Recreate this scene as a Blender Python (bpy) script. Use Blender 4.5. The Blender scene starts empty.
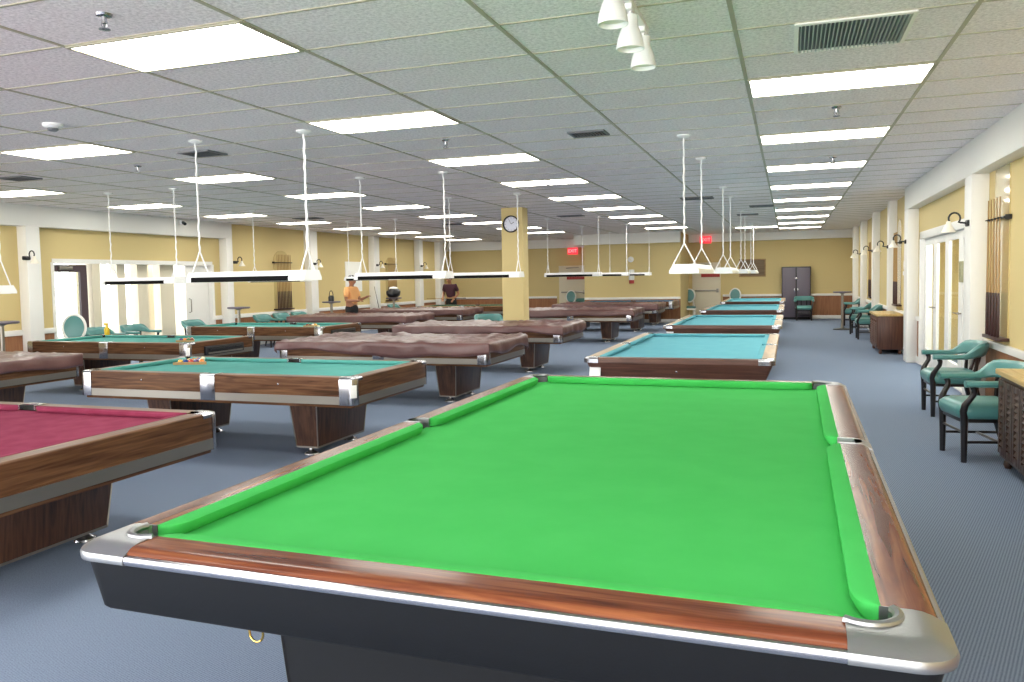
import bpy, bmesh, math, random
from mathutils import Vector, Matrix, noise
PI = math.pi
sc = bpy.context.scene
COL = sc.collection
rnd = random.Random(7)
CEIL = 3.07

# ------------------------------------------------------------------ materials
def lin(h):
    h = h.lstrip('#')
    o = []
    for i in (0, 2, 4):
        c = int(h[i:i+2], 16) / 255
        o.append(c / 12.92 if c <= .04045 else ((c + .055) / 1.055) ** 2.4)
    return (*o, 1)

def mat(name, col, rough=.5, metal=0., spec=.5, bump=None, vary=None, coat=0., emit=None):
    """bump=(scale,strength); vary=(second colour, scale, detail)"""
    m = bpy.data.materials.new(name); m.use_nodes = True
    nt = m.node_tree; b = nt.nodes['Principled BSDF']
    b.inputs['Base Color'].default_value = lin(col)
    b.inputs['Roughness'].default_value = rough
    b.inputs['Metallic'].default_value = metal
    b.inputs['Specular IOR Level'].default_value = spec
    b.inputs['Coat Weight'].default_value = coat
    b.inputs['Coat Roughness'].default_value = .08
    if emit:
        b.inputs['Emission Color'].default_value = lin(emit[0]); b.inputs['Emission Strength'].default_value = emit[1]
    if bump or vary:
        tc = nt.nodes.new('ShaderNodeTexCoord')
    if vary:
        n = nt.nodes.new('ShaderNodeTexNoise'); n.inputs['Scale'].default_value = vary[1]; n.inputs['Detail'].default_value = vary[2]
        nt.links.new(tc.outputs['Object'], n.inputs['Vector'])
        r = nt.nodes.new('ShaderNodeValToRGB')
        r.color_ramp.elements[0].position = .35; r.color_ramp.elements[1].position = .65
        r.color_ramp.elements[0].color = lin(col); r.color_ramp.elements[1].color = lin(vary[0])
        nt.links.new(n.outputs['Fac'], r.inputs['Fac']); nt.links.new(r.outputs['Color'], b.inputs['Base Color'])
    if bump:
        n2 = nt.nodes.new('ShaderNodeTexNoise'); n2.inputs['Scale'].default_value = bump[0]; n2.inputs['Detail'].default_value = 3
        nt.links.new(tc.outputs['Object'], n2.inputs['Vector'])
        bp = nt.nodes.new('ShaderNodeBump'); bp.inputs['Strength'].default_value = bump[1]; bp.inputs['Distance'].default_value = .01
        nt.links.new(n2.outputs['Fac'], bp.inputs['Height']); nt.links.new(bp.outputs['Normal'], b.inputs['Normal'])
    return m

def wood(name, c1, c2, c3, axis='x', rough=.3, coat=.3, k=1.0, sp=.4):
    m = bpy.data.materials.new(name); m.use_nodes = True
    nt = m.node_tree; b = nt.nodes['Principled BSDF']
    b.inputs['Specular IOR Level'].default_value = sp; b.inputs['Roughness'].default_value = rough; b.inputs['Coat Weight'].default_value = coat; b.inputs['Coat Roughness'].default_value = .12
    tc = nt.nodes.new('ShaderNodeTexCoord'); mp = nt.nodes.new('ShaderNodeMapping')
    s = {'x': (2.2, 38, 38), 'y': (38, 2.2, 38), 'z': (38, 38, 2.2)}[axis]
    mp.inputs['Scale'].default_value = [q * k for q in s]
    nt.links.new(tc.outputs['Object'], mp.inputs['Vector'])
    n = nt.nodes.new('ShaderNodeTexNoise'); n.inputs['Scale'].default_value = 1.0; n.inputs['Detail'].default_value = 6; n.inputs['Distortion'].default_value = .6
    nt.links.new(mp.outputs['Vector'], n.inputs['Vector'])
    r = nt.nodes.new('ShaderNodeValToRGB'); e = r.color_ramp.elements
    e[0].position = .3; e[0].color = lin(c1); e[1].position = .72; e[1].color = lin(c3)
    x = e.new(.5); x.color = lin(c2)
    nt.links.new(n.outputs['Fac'], r.inputs['Fac']); nt.links.new(r.outputs['Color'], b.inputs['Base Color'])
    return m

M = {}
M['wall'] = mat('yellow_wall_paint', '#D4BF87', .7, bump=(60, .1))
M['white'] = mat('white_paint', '#EDEBE6', .5)
M['cream'] = mat('cream_paint', '#DDD3BC', .6)
M['wains'] = wood('brown_wainscot', '#8A5A3C', '#9A6846', '#A87550', 'z', .5, 0)
M['chrome'] = mat('chrome', '#ABABB0', .22, 1.0)
M['cast'] = mat('cast_aluminium', '#9FA1A4', .36, .95, bump=(120, .05))
M['steel'] = mat('brushed_steel_trim', '#98938A', .35, .85)
M['black'] = mat('black_metal', '#15161A', .4)
M['blackwood'] = mat('black_lacquer_wood', '#191517', .28, coat=.3)
M['apron_black'] = mat('black_laminate', '#14161A', .55, spec=.25, bump=(200, .05))
M['rubber'] = mat('grey_rubber', '#6E7075', .6)
M['dark'] = mat('black_pocket', '#0C0C0D', .6)
M['green'] = mat('green_baize', '#45B85A', .9, spec=.1, vary=('#49BC5E', 5, 3))
M['teal'] = mat('teal_baize', '#569E96', .9, spec=.1, vary=('#5CA39C', 6, 4))
M['turq'] = mat('turquoise_baize', '#67AEBD', .9, spec=.1, vary=('#6CB2C0', 6, 4))
M['maroon'] = mat('burgundy_baize', '#803049', .9, spec=.1, vary=('#8A3A53', 8, 5))
M['blue'] = mat('blue_baize', '#4F7F9E', .9, spec=.1)
M['olive'] = mat('dull_green_baize', '#50705C', .9, spec=.1)
M['rail_x'] = wood('rosewood_rail_lengthwise', '#45221A', '#6C3C28', '#8C5838', 'x', .2, .0, sp=.14)
M['rail_y'] = wood('rosewood_rail_crosswise', '#45221A', '#6C3C28', '#8C5838', 'y', .2, .0, sp=.14)
M['wal_x'] = wood('walnut_laminate_lengthwise', '#40291B', '#61422D', '#7C5A3E', 'x', .34, .0, sp=.16)
M['wal_y'] = wood('walnut_laminate_crosswise', '#40291B', '#61422D', '#7C5A3E', 'y', .34, .0, sp=.16)
M['wal_z'] = wood('walnut_laminate_upright', '#35211A', '#4C3224', '#5E4130', 'z', .4, .1)
M['oak_x'] = wood('tan_rail_lengthwise', '#8F7048', '#A98A5E', '#BB9C70', 'x', .3, .0, sp=.2)
M['oak_y'] = wood('tan_rail_crosswise', '#8F7048', '#A98A5E', '#BB9C70', 'y', .3, .0, sp=.2)
M['cover'] = mat('brown_vinyl_cover', '#5C3E3C', .32, spec=.5, vary=('#6A4946', 3, 4), bump=(16, .3))
M['vinyl'] = mat('teal_vinyl', '#528886', .32, bump=(30, .06))
M['plastic'] = mat('white_plastic', '#F2F2F2', .4)
M['louver'] = mat('black_louver', '#0A0A0B', .7, spec=.15)
M['diff'] = mat('lit_lamp_diffuser', '#FFFFFF', .5, emit=('#FFFCF0', 9.2))
M['vent'] = mat('dark_grille', '#B4BAB6', .5, .1)
M['grid'] = mat('ceiling_grid_metal', '#ACA792', .5)
M['dkcab'] = mat('grey_violet_metal', '#5E5663', .45)
M['louvwood'] = wood('dark_oak', '#2E1F16', '#3F2B20', '#4E382B', 'z', .45, .1)
M['oaktop'] = wood('golden_wood_top', '#B8975A', '#CBAE70', '#D6BC84', 'y', .4, .2)
M['cabwood'] = wood('reddish_dark_wood', '#4A2E24', '#5C3C30', '#6E4A3A', 'z', .45, .1)
M['cabwood_x'] = wood('reddish_table_wood_crosswise', '#4A2E24', '#5C3C30', '#6E4A3A', 'x', .45, .1)
M['cabwood_y'] = wood('reddish_table_wood_lengthwise', '#4A2E24', '#5C3C30', '#6E4A3A', 'y', .45, .1)
M['butt'] = mat('dark_cue_butt', '#3A1D1B', .3)
M['maple'] = mat('maple_shaft', '#A68350', .35)
M['acryl'] = mat('glossy_rack_panel', '#D1BC85', .06, coat=1)
M['red'] = mat('red_sign', '#A8322C', .5)
M['exit'] = mat('lit_red_exit_sign', '#FF4A55', .5, emit=('#FF3A48', .5))
M['exitface'] = mat('exit_letters', '#FFE8E8', .5, emit=('#FF9AA0', .6))
M['skin'] = mat('skin', '#A8765A', .6)
M['hair'] = mat('dark_hair', '#2A2320', .7)
M['orange'] = mat('orange_shirt', '#F2B577', .8)
M['plum'] = mat('dark_plum_shirt', '#45222F', .8)
M['trousers'] = mat('black_trousers', '#16161A', .8)
M['yellow'] = mat('yellow_plastic', '#E8C22E', .4)
M['brass'] = mat('brass', '#C7A75C', .25, 1)
M['paper'] = mat('white_paper', '#F0EFEA', .7)
M['sage'] = mat('faded_green_print', '#9A9A74', .7, vary=('#B5AF8C', 40, 2))
M['board'] = wood('brown_board', '#6E5A44', '#7E6A52', '#8C785E', 'x', .6, 0)
M['lens'] = mat('milky_glass', '#EFE9DA', .3)
M['mirror'] = mat('clock_face', '#DADCEB', .2)
M['maroonframe'] = mat('dark_maroon_frame', '#4A3A40', .5)
gl = bpy.data.materials.new('window_glass'); gl.use_nodes = True
nt = gl.node_tree; nt.nodes.remove(nt.nodes['Principled BSDF'])
tr = nt.nodes.new('ShaderNodeBsdfTransparent'); tr.inputs['Color'].default_value = (.93, .96, .95, 1)
gs = nt.nodes.new('ShaderNodeBsdfGlossy'); gs.inputs['Roughness'].default_value = .02
mxs = nt.nodes.new('ShaderNodeMixShader')
mxs.inputs[0].default_value = .1; nt.links.new(tr.outputs[0], mxs.inputs[1]); nt.links.new(gs.outputs[0], mxs.inputs[2])
nt.links.new(mxs.outputs[0], nt.nodes['Material Output'].inputs['Surface'])
M['glass'] = gl

def carpet():
    m = bpy.data.materials.new('blue_carpet'); m.use_nodes = True
    nt = m.node_tree; b = nt.nodes['Principled BSDF']; b.inputs['Roughness'].default_value = .95; b.inputs['Specular IOR Level'].default_value = .1
    tc = nt.nodes.new('ShaderNodeTexCoord')
    mp = nt.nodes.new('ShaderNodeMapping'); mp.inputs['Rotation'].default_value = (0, 0, .30)
    nt.links.new(tc.outputs['Object'], mp.inputs['Vector'])
    w = nt.nodes.new('ShaderNodeTexWave'); w.inputs['Scale'].default_value = 22; w.inputs['Distortion'].default_value = 1.2; w.inputs['Detail'].default_value = 2; w.inputs['Detail Scale'].default_value = 6
    nt.links.new(mp.outputs['Vector'], w.inputs['Vector'])
    n = nt.nodes.new('ShaderNodeTexNoise'); n.inputs['Scale'].default_value = 160; n.inputs['Detail'].default_value = 2
    nt.links.new(tc.outputs['Object'], n.inputs['Vector'])
    mx = nt.nodes.new('ShaderNodeMath'); mx.operation = 'MULTIPLY_ADD'; mx.inputs[1].default_value = .45
    nt.links.new(w.outputs['Fac'], mx.inputs[0]); nt.links.new(n.outputs['Fac'], mx.inputs[2])
    r = nt.nodes.new('ShaderNodeValToRGB'); r.color_ramp.elements[0].position = .35; r.color_ramp.elements[1].position = 1.05 if False else 1
    r.color_ramp.elements[0].color = lin('#5C697F'); r.color_ramp.elements[1].color = lin('#8390A5')
    nt.links.new(mx.outputs[0], r.inputs['Fac']); nt.links.new(r.outputs['Color'], b.inputs['Base Color'])
    return m
M['carpet'] = carpet()
def ceil_tile():
    m = bpy.data.materials.new('speckled_ceiling_tile'); m.use_nodes = True
    nt = m.node_tree; b = nt.nodes['Principled BSDF']; b.inputs['Roughness'].default_value = .55; b.inputs['Specular IOR Level'].default_value = .35
    tc = nt.nodes.new('ShaderNodeTexCoord')
    n = nt.nodes.new('ShaderNodeTexNoise'); n.inputs['Scale'].default_value = 42; n.inputs['Detail'].default_value = 4; n.inputs['Roughness'].default_value = .7
    nt.links.new(tc.outputs['Object'], n.inputs['Vector'])
    r = nt.nodes.new('ShaderNodeValToRGB'); r.color_ramp.elements[0].position = .3; r.color_ramp.elements[1].position = .62
    r.color_ramp.elements[0].color = lin('#CFC7CA'); r.color_ramp.elements[1].color = lin('#FFF8FA')
    nt.links.new(n.outputs['Fac'], r.inputs['Fac']); nt.links.new(r.outputs['Color'], b.inputs['Base Color'])
    return m
M['tile'] = ceil_tile()

# ------------------------------------------------------------------ mesh helpers
def BM(): return bmesh.new()
def obj(name, bm, m, parent=None, loc=None, smooth=True, ang=38):
    bmesh.ops.recalc_face_normals(bm, faces=bm.faces[:])
    if smooth:
        for f in bm.faces: f.smooth = True
        a = math.radians(ang)
        for e in bm.edges:
            if len(e.link_faces) == 2 and e.calc_face_angle(0) > a: e.smooth = False
    me = bpy.data.meshes.new(name); bm.to_mesh(me); bm.free()
    for q in (m if isinstance(m, (list, tuple)) else [m]): me.materials.append(q)
    o = bpy.data.objects.new(name, me); COL.objects.link(o)
    if parent: o.parent = parent
    if loc: o.location = loc
    return o
def thing(name, label, cat, loc=(0, 0, 0), rz=0, group=None):
    o = bpy.data.objects.new(name, None); COL.objects.link(o)
    o.empty_display_size = .1
    o.location = loc; o.rotation_euler = (0, 0, rz); o['label'] = label; o['category'] = cat
    if group: o['group'] = group
    return o
def tag(o, label, cat, group=None):
    o['label'] = label; o['category'] = cat
    if group: o['group'] = group
    return o
def struct(name, bm, m, label=None, **k):
    o = obj(name, bm, m, **k); o['kind'] = 'structure'
    if label: o['label'] = label
    return o
def dup(root, loc, rz, label, group=None):
    def cp(o, par):
        c = o.copy(); COL.objects.link(c)
        if par: c.parent = par
        for ch in list(o.children): cp(ch, c)
        return c
    r = cp(root, None); r.location = loc; r.rotation_euler = (0, 0, rz); r['label'] = label
    if group: r['group'] = group
    return r
def box(bm, x0, x1, y0, y1, z0, z1, bev=0, mi=0):
    vs = [bm.verts.new((x, y, z)) for z in (z0, z1) for x, y in ((x0, y0), (x1, y0), (x1, y1), (x0, y1))]
    fs = [(3, 2, 1, 0), (4, 5, 6, 7), (0, 1, 5, 4), (1, 2, 6, 5), (2, 3, 7, 6), (3, 0, 4, 7)]
    F = [bm.faces.new([vs[i] for i in f]) for f in fs]
    for f in F: f.material_index = mi
    if bev:
        es = list({e for f in F for e in f.edges})
        bmesh.ops.bevel(bm, geom=es, offset=bev, segments=2, profile=.5, affect='EDGES')
    return vs
def loft(bm, rings, caps=(True, True), mi=0, closed=True):
    R = [[bm.verts.new(p) for p in r] for r in rings]
    n = len(R[0])
    for a, c in zip(R, R[1:]):
        for i in range(n if closed else n - 1):
            j = (i + 1) % n
            f = bm.faces.new((a[i], a[j], c[j], c[i])); f.material_index = mi
    if closed:
        if caps[0]: bm.faces.new(R[0][::-1]).material_index = mi
        if caps[1]: bm.faces.new(R[-1]).material_index = mi
    return R
def rrect(w, h, r, z, n=6, cx=0, cy=0):
    p = []
    r = max(r, 1e-4)
    for k, (sx, sy) in enumerate(((1, 1), (-1, 1), (-1, -1), (1, -1))):
        for i in range(n + 1):
            a = PI / 2 * (k + i / n)
            p.append((cx + sx * (w / 2 - r) + r * math.cos(a), cy + sy * (h / 2 - r) + r * math.sin(a), z))
    return p
def rslab(bm, w, h, r, prof, caps=(True, True), cx=0, cy=0, n=6, mi=0):
    """prof: list of (inset, z) - stacked rounded rectangles"""
    return loft(bm, [rrect(w - 2 * i, h - 2 * i, max(r - i, .004), z, n, cx, cy) for i, z in prof], caps, mi)
def ringslab(bm, w, h, r, prof, n=6):
    """closed profile swept round a rounded rectangle (a hollow band)"""
    rr = [rrect(w - 2 * i, h - 2 * i, max(r - i, .004), z, n) for i, z in prof]
    rr.append(rr[0])
    V = [[bm.verts.new(p) for p in q] for q in rr[:-1]]; V.append(V[0])
    m = len(V[0])
    for a, c in zip(V, V[1:]):
        for i in range(m):
            j = (i + 1) % m
            bm.faces.new((a[i], a[j], c[j], c[i]))
def tube(bm, pts, rad, n=8, caps=True, mi=0):
    pts = [Vector(p) for p in pts]
    rad = rad if isinstance(rad, (list, tuple)) else [rad] * len(pts)
    rings = []; prev = None
    for i, p in enumerate(pts):
        t = (pts[min(i + 1, len(pts) - 1)] - pts[max(i - 1, 0)]).normalized()
        if prev is None:
            ref = Vector((0, 0, 1)) if abs(t.z) < .9 else Vector((1, 0, 0))
            u = t.cross(ref).normalized()
        else:
            u = (prev - t * prev.dot(t)).normalized()
        prev = u; v = t.cross(u)
        rings.append([p + (u * math.cos(2 * PI * k / n) + v * math.sin(2 * PI * k / n)) * rad[i] for k in range(n)])
    loft(bm, rings, (caps, caps), mi)
def lathe(bm, prof, c=(0, 0, 0), n=20, caps=(True, True), mi=0):
    loft(bm, [[(c[0] + r * math.cos(2 * PI * k / n), c[1] + r * math.sin(2 * PI * k / n), c[2] + z) for k in range(n)] for r, z in prof], caps, mi)
def prism(bm, pts, z0, z1, bev=0, seg=3):
    a = [bm.verts.new((x, y, z0)) for x, y in pts]; c = [bm.verts.new((x, y, z1)) for x, y in pts]
    n = len(pts)
    bm.faces.new(a[::-1]); top = bm.faces.new(c)
    for i in range(n): bm.faces.new((a[i], a[(i + 1) % n], c[(i + 1) % n], c[i]))
    if bev: bmesh.ops.bevel(bm, geom=list(top.edges), offset=bev, segments=seg, profile=.5, affect='EDGES')
def xf(bm, mtx): bmesh.ops.transform(bm, matrix=mtx, verts=bm.verts[:])
def mirror2(pts, sx, sy, cx=0, cy=0):
    q = [(cx + sx * x, cy + sy * y) for x, y in pts]
    return q if sx * sy > 0 else q[::-1]

# ------------------------------------------------------------------ setting
XL, XR, YB, YF = -13.0, 2.13, 30.0, -4.0
bm = BM(); box(bm, -19, 4.6, YF, YB + .2, -.1, 0); struct('floor', bm, M['carpet'], 'blue-grey woven carpet floor')
# ceiling with T-bar grid
PX, PY = 1.2927, .6463
GX0, GY0 = .342 - PX / 2, 4.124 - PY / 2
bm = BM(); box(bm, XL - .2, XR + .2, YF, YB + .2, CEIL, CEIL + .1); struct('ceiling', bm, M['tile'], 'speckled white drop ceiling of long tiles')
bm = BM()
k = -11
while GX0 + k * PX < XR:
    x = GX0 + k * PX
    if x > XL: box(bm, x - .013, x + .013, YF, YB, CEIL - .006, CEIL)
    k += 1
k = -13
while GY0 + k * PY < YB:
    y = GY0 + k * PY
    if y > YF: box(bm, XL, XR, y - .008, y + .008, CEIL - .005, CEIL)
    k += 1
struct('trim_1', bm, M['grid'], 'olive metal grid of the drop ceiling', smooth=False)

def wallbox(name, x0, x1, y0, y1, z0, z1, m, label=None): 
    bm = BM(); box(bm, x0, x1, y0, y1, z0, z1); return struct(name, bm, m, label, smooth=False)
# --- right wall
DY0, DY1, DZ = 11.15, 15.2, 2.16
bm = BM()
box(bm, XR, XR + .15, YF, DY0, 0, CEIL); box(bm, XR, XR + .15, DY1, YB, 0, CEIL); box(bm, XR, XR + .15, DY0, DY1, DZ, CEIL)
struct('wall_right', bm, M['wall'], 'yellow wall on the right with white posts', smooth=False)
bm = BM()
for a, c in ((YF, DY0), (DY1, YB)): box(bm, XR - .012, XR, a, c, .1, .74)
struct('trim_2', bm, M['wains'], 'brown wainscot along the right wall', smooth=False)
bm = BM()
for a, c in ((YF, DY0 - .1), (DY1 + .1, YB)):
    box(bm, XR - .04, XR, a, c, .74, .82, .008); box(bm, XR - .025, XR, a, c, 0, .12, .006)
struct('baseboard_right', bm, M['white'], 'white chair rail and baseboard along the right wall')
n_trim = [3]
def trim(bm, m=None, label=None):
    o = struct('trim_%d' % n_trim[0], bm, m or M['white'], label); n_trim[0] += 1; return o
bm = BM(); box(bm, 1.95, XR, YF, 15.9, 2.68, CEIL, .006); trim(bm, label='white soffit along the top of the right wall')
RPOST = [(3.2, 3.55), (10.35, 10.72), (15.5, 15.9)]
for a, c in RPOST: bm = BM(); box(bm, 1.95, XR, a, c, 0, 2.68, .006); trim(bm, label='white boxed post of the right wall')
for y in (18.6, 21.9, 25.3, 28.3): bm = BM(); box(bm, 1.97, XR, y - .15, y + .15, 0, CEIL, .006); trim(bm, label='white boxed post of the right wall')
# corridor behind the french doors
wallbox('wall_corridor', 4.2, 4.3, 9.5, 17, 0, 2.6, M['wall'], 'yellow corridor wall seen through the glass doors')
wallbox('ceiling_corridor', XR + .15, 4.3, 9.5, 17, 2.6, 2.7, M['white'])
wallbox('wall_corridor_end', XR + .15, 4.2, 16.9, 17, 0, 2.6, M['wall'])
wallbox('wall_corridor_near', XR + .15, 4.2, 9.5, 9.6, 0, 2.6, M['wall'])
bm = BM()
box(bm, XR - .02, XR + .17, DY0 - .1, DY0 + .02, 0, DZ + .1, .005); box(bm, XR - .02, XR + .17, DY1 - .02, DY1 + .1, 0, DZ + .1, .005)
box(bm, XR - .02, XR + .17, DY0 - .1, DY1 + .1, DZ - .02, DZ + .1, .005); box(bm, XR + .001, XR + .149, DY0, DY1, 0, .02)
trim(bm, label='white frame round the glass doors on the right')
nd = 4; dw = (DY1 - DY0 - .04) / nd
for i in range(nd):
    a = DY0 + .02 + i * dw + .005; c = a + dw - .01
    bm = BM()
    for (p, q, r, s) in ((a, a + .13, .02, DZ - .025), (c - .13, c, .02, DZ - .025), (a + .13, c - .13, .02, .3), (a + .13, c - .13, DZ - .13, DZ - .025)):
        box(bm, XR + .05, XR + .095, p, q, r, s, .004)
    o = struct('door_%d' % (i + 1), bm, M['white'], 'white french door leaf with one tall pane')
    bm = BM(); box(bm, XR + .068, XR + .076, a + .13, c - .13, .3, DZ - .13); obj('glass_pane', bm, M['glass'], o, smooth=False)
    bm = BM(); s = c - .07 if i % 2 == 0 else a + .07
    tube(bm, [(XR + .05, s, 1.02), (XR + .0, s, 1.02), (XR, s + (-.1 if i % 2 == 0 else .1), 1.02)], .01); obj('door_handle', bm, M['steel'], o)
# --- back wall with doors and protruding box
bm = BM(); box(bm, XL - .2, XR + .2, YB, YB + .15, 0, CEIL); struct('wall_back', bm, M['wall'], 'yellow back wall of the hall', smooth=False)
BX0, BX1, BY = -6.78, -3.45, 27.5
bm = BM(); box(bm, BX0, BX1, BY, YB, 0, CEIL); struct('wall_vestibule', bm, M['wall'], 'yellow boxed-out wall beside the exit doors', smooth=False)
bm = BM()
box(bm, XL, BX0, YB - .3, YB, 2.74, CEIL); box(bm, BX0 - .3, BX1 + .02, BY - .3, BY, 2.72, CEIL); box(bm, BX0 - .3, BX0, BY, YB - .3, 2.72, CEIL); box(bm, BX1 + .02, XR, YB - .3, YB, 2.79, CEIL)
trim(bm, label='white soffit along the top of the back wall')
bm = BM()
for a, c, y in ((XL, -8.5, YB), (-2.25, XR, YB), (BX0, BX1, BY)): box(bm, a, c, y - .012, y, .1, .8)
trim(bm, M['wains'], 'brown wainscot along the back wall')
bm = BM()
for a, c, y in ((XL, -8.5, YB), (-2.25, XR, YB), (BX0, BX1, BY)):
    box(bm, a, c, y - .04, y, .8, .88, .006); box(bm, a, c, y - .025, y, 0, .12, .006)
struct('baseboard_back', bm, M['white'], 'white chair rail and baseboard along the back wall')
def exit_door(k, x0, x1):
    bm = BM(); box(bm, x0, x1, YB - .05, YB, 0, 2.05, .006)
    o = struct('door_%d' % k, bm, M['cream'], 'plain cream exit door with a push bar')
    bm = BM(); box(bm, x0 + .1, x1 - .08, YB - .1, YB - .05, 1.0, 1.06, .01); box(bm, x1 - .14, x1 - .06, YB - .11, YB - .05, .96, 1.1, .01); obj('push_bar', bm, M['steel'], o)
    bm = BM(); tube(bm, [(x0 + .3, YB - .06, 1.96), (x0 + .55, YB - .2, 1.97), (x1 - .3, YB - .07, 1.98)], .015); obj('door_closer', bm, M['steel'], o)
    bm = BM(); box(bm, x0 + .32, x1 - .02, YB - .075, YB - .05, 1.52, 1.64, .004)
    s = tag(obj('door_sign', bm, M['red']), 'red strip sign on the %s cream exit door' % ('left' if k == 5 else 'right'), 'sign')
exit_door(5, -8.4, -7.3); exit_door(6, -3.33, -2.33)
def exit_sign(x, y, z, label):
    t = thing('exit_sign', label, 'exit sign', (x, y, z))
    bm = BM(); box(bm, -.2, .2, -.03, .03, -.13, .13, .01); obj('housing', bm, M['exit'], t)
    cu = bpy.data.curves.new('exit_text', 'FONT'); cu.body = 'EXIT'; cu.size = .17; cu.align_x = 'CENTER'; cu.align_y = 'CENTER'; cu.extrude = .002
    tmp = bpy.data.objects.new('tmp', cu); COL.objects.link(tmp)
    dg = bpy.context.evaluated_depsgraph_get(); dg.update()
    me = bpy.data.meshes.new_from_object(tmp.evaluated_get(dg)); bpy.data.objects.remove(tmp)
    me.materials.clear(); me.materials.append(M['exitface'])
    o = bpy.data.objects.new('lettering', me); COL.objects.link(o); o.parent = t; o.location = (0, -.033, 0); o.rotation_euler = (PI / 2, 0, 0)
    bm = BM(); box(bm, -.03, .03, -.02, .02, .13, CEIL - z if y < 29 else .2); obj('mount', bm, M['plastic'], t)
exit_sign(-7.75, YB - .36, 2.60, 'glowing red exit sign above the left cream door')
exit_sign(-2.82, YB - .36, 2.86, 'glowing red exit sign above the right cream door')
# --- left wall with the open glazed front
LY0, LY1, LZ = 11.33, 15.7, 2.06
bm = BM()
box(bm, XL - .2, XL, 1.0, LY0, 0, CEIL); box(bm, XL - .2, XL, LY1, YB, 0, CEIL); box(bm, XL - .2, XL, LY0, LY1, LZ, CEIL)
struct('wall_left', bm, M['wall'], 'yellow wall on the left with white posts', smooth=False)
bm = BM()
for a, c in ((1.0, LY0), (LY1, YB)): box(bm, XL, XL + .012, a, c, .1, .74)
trim(bm, M['wains'], 'brown wainscot along the left wall')
bm = BM()
for a, c in ((1.0, LY0), (LY1, YB)):
    box(bm, XL, XL + .04, a, c, .74, .84, .008); box(bm, XL, XL + .025, a, c, 0, .12, .006)
struct('baseboard_left', bm, M['white'], 'white chair rail and baseboard along the left wall')
bm = BM(); box(bm, XL, XL + .22, 1.0, 16.22, 2.69, CEIL, .006); trim(bm, label='white soffit along the top of the left wall')
for a, c, h in ((10.62, 10.9, 2.69), (16.0, 16.22, 2.69), (19.6, 19.95, CEIL), (23.3, 23.65, CEIL), (26.7, 27.0, CEIL), (28.5, 28.9, CEIL)):
    bm = BM(); box(bm, XL, XL + .22, a, c, 0, h, .006); trim(bm, label='white boxed post of the left wall')
# lobby beyond
wallbox('ceiling_lobby', -18.5, XL - .2, 8.5, 20, 2.5, 2.6, M['white'], 'white lobby ceiling')
wallbox('wall_lobby', -18.5, XL - .2, 19.9, 20, 0, 2.5, M['cream'], 'cream end wall of the lobby')
bm = BM()
box(bm, -18.5, -18.3, 8.5, 20, 0, .3); box(bm, -18.5, -18.3, 8.5, 20, 2.3, 2.5)
for y in (8.6, 10.4, 12.2, 14.0, 15.8, 17.6, 19.4): box(bm, -18.5, -18.3, y - .1, y + .1, .3, 2.3)
struct('window_1', bm, M['white'], 'bright white framed lobby windows', smooth=False)
bm = BM()
for y, w, x in ((12.32, .2, XL - .1), (13.15, .22, -13.3), (13.74, .3, -13.3), (14.46, .42, -13.3), (13.9, .3, -15.2), (15.9, .3, -15.2), (17.2, .4, -15.8)):
    box(bm, x - .1, x + .1, y - w / 2, y + w / 2, 0, 2.5 if x < XL - .2 else LZ)
trim(bm, M['cream'], 'cream lobby columns beyond the opening')
bm = BM()
box(bm, XL - .22, XL + .02, LY0 - .02, LY1 + .02, LZ - .015, LZ + .07); box(bm, XL - .22, XL + .02, LY1 - .015, LY1 + .06, 0, LZ); box(bm, XL - .22, XL + .02, LY0 - .05, LY0 + .015, 0, LZ)
trim(bm, label='white frame round the lobby opening')
bm = BM()
for (p, q, r, s) in ((11.34, 11.4, 0, 2.02), (12.0, 12.16, 0, 2.02), (11.4, 12.0, 1.88, 2.02), (11.4, 12.0, 0, .2)): box(bm, XL - .12, XL - .07, p, q, r, s)
o = struct('door_7', bm, M['maroonframe'], 'glass lobby door in a dark frame')
bm = BM(); box(bm, XL - .1, XL - .09, 11.4, 12.0, .2, 1.88); obj('glass_pane', bm, M['glass'], o, smooth=False)
bm = BM(); box(bm, XL - .07, XL - .02, 11.5, 11.8, 1.92, 1.99, .01); obj('door_closer', bm, M['steel'], o)
bm = BM(); box(bm, XL - .13, XL - .08, 14.92, 15.68, 0, 2.04, .006); o = struct('door_8', bm, M['white'], 'plain white lobby door leaf')
bm = BM(); tube(bm, [(XL - .08, 15.0, .95), (XL - .02, 15.0, .97), (XL - .02, 15.0, 1.25), (XL - .08, 15.0, 1.27)], .012); obj('door_handle', bm, M['steel'], o)
# pillar in the middle of the hall
bm = BM(); rslab(bm, .47, .36, .012, [(0, 0), (0, CEIL)], cx=-5.43, cy=15.98, n=2)
struct('wall_pillar', bm, M['wall'], 'square yellow pillar with a round clock')

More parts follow.
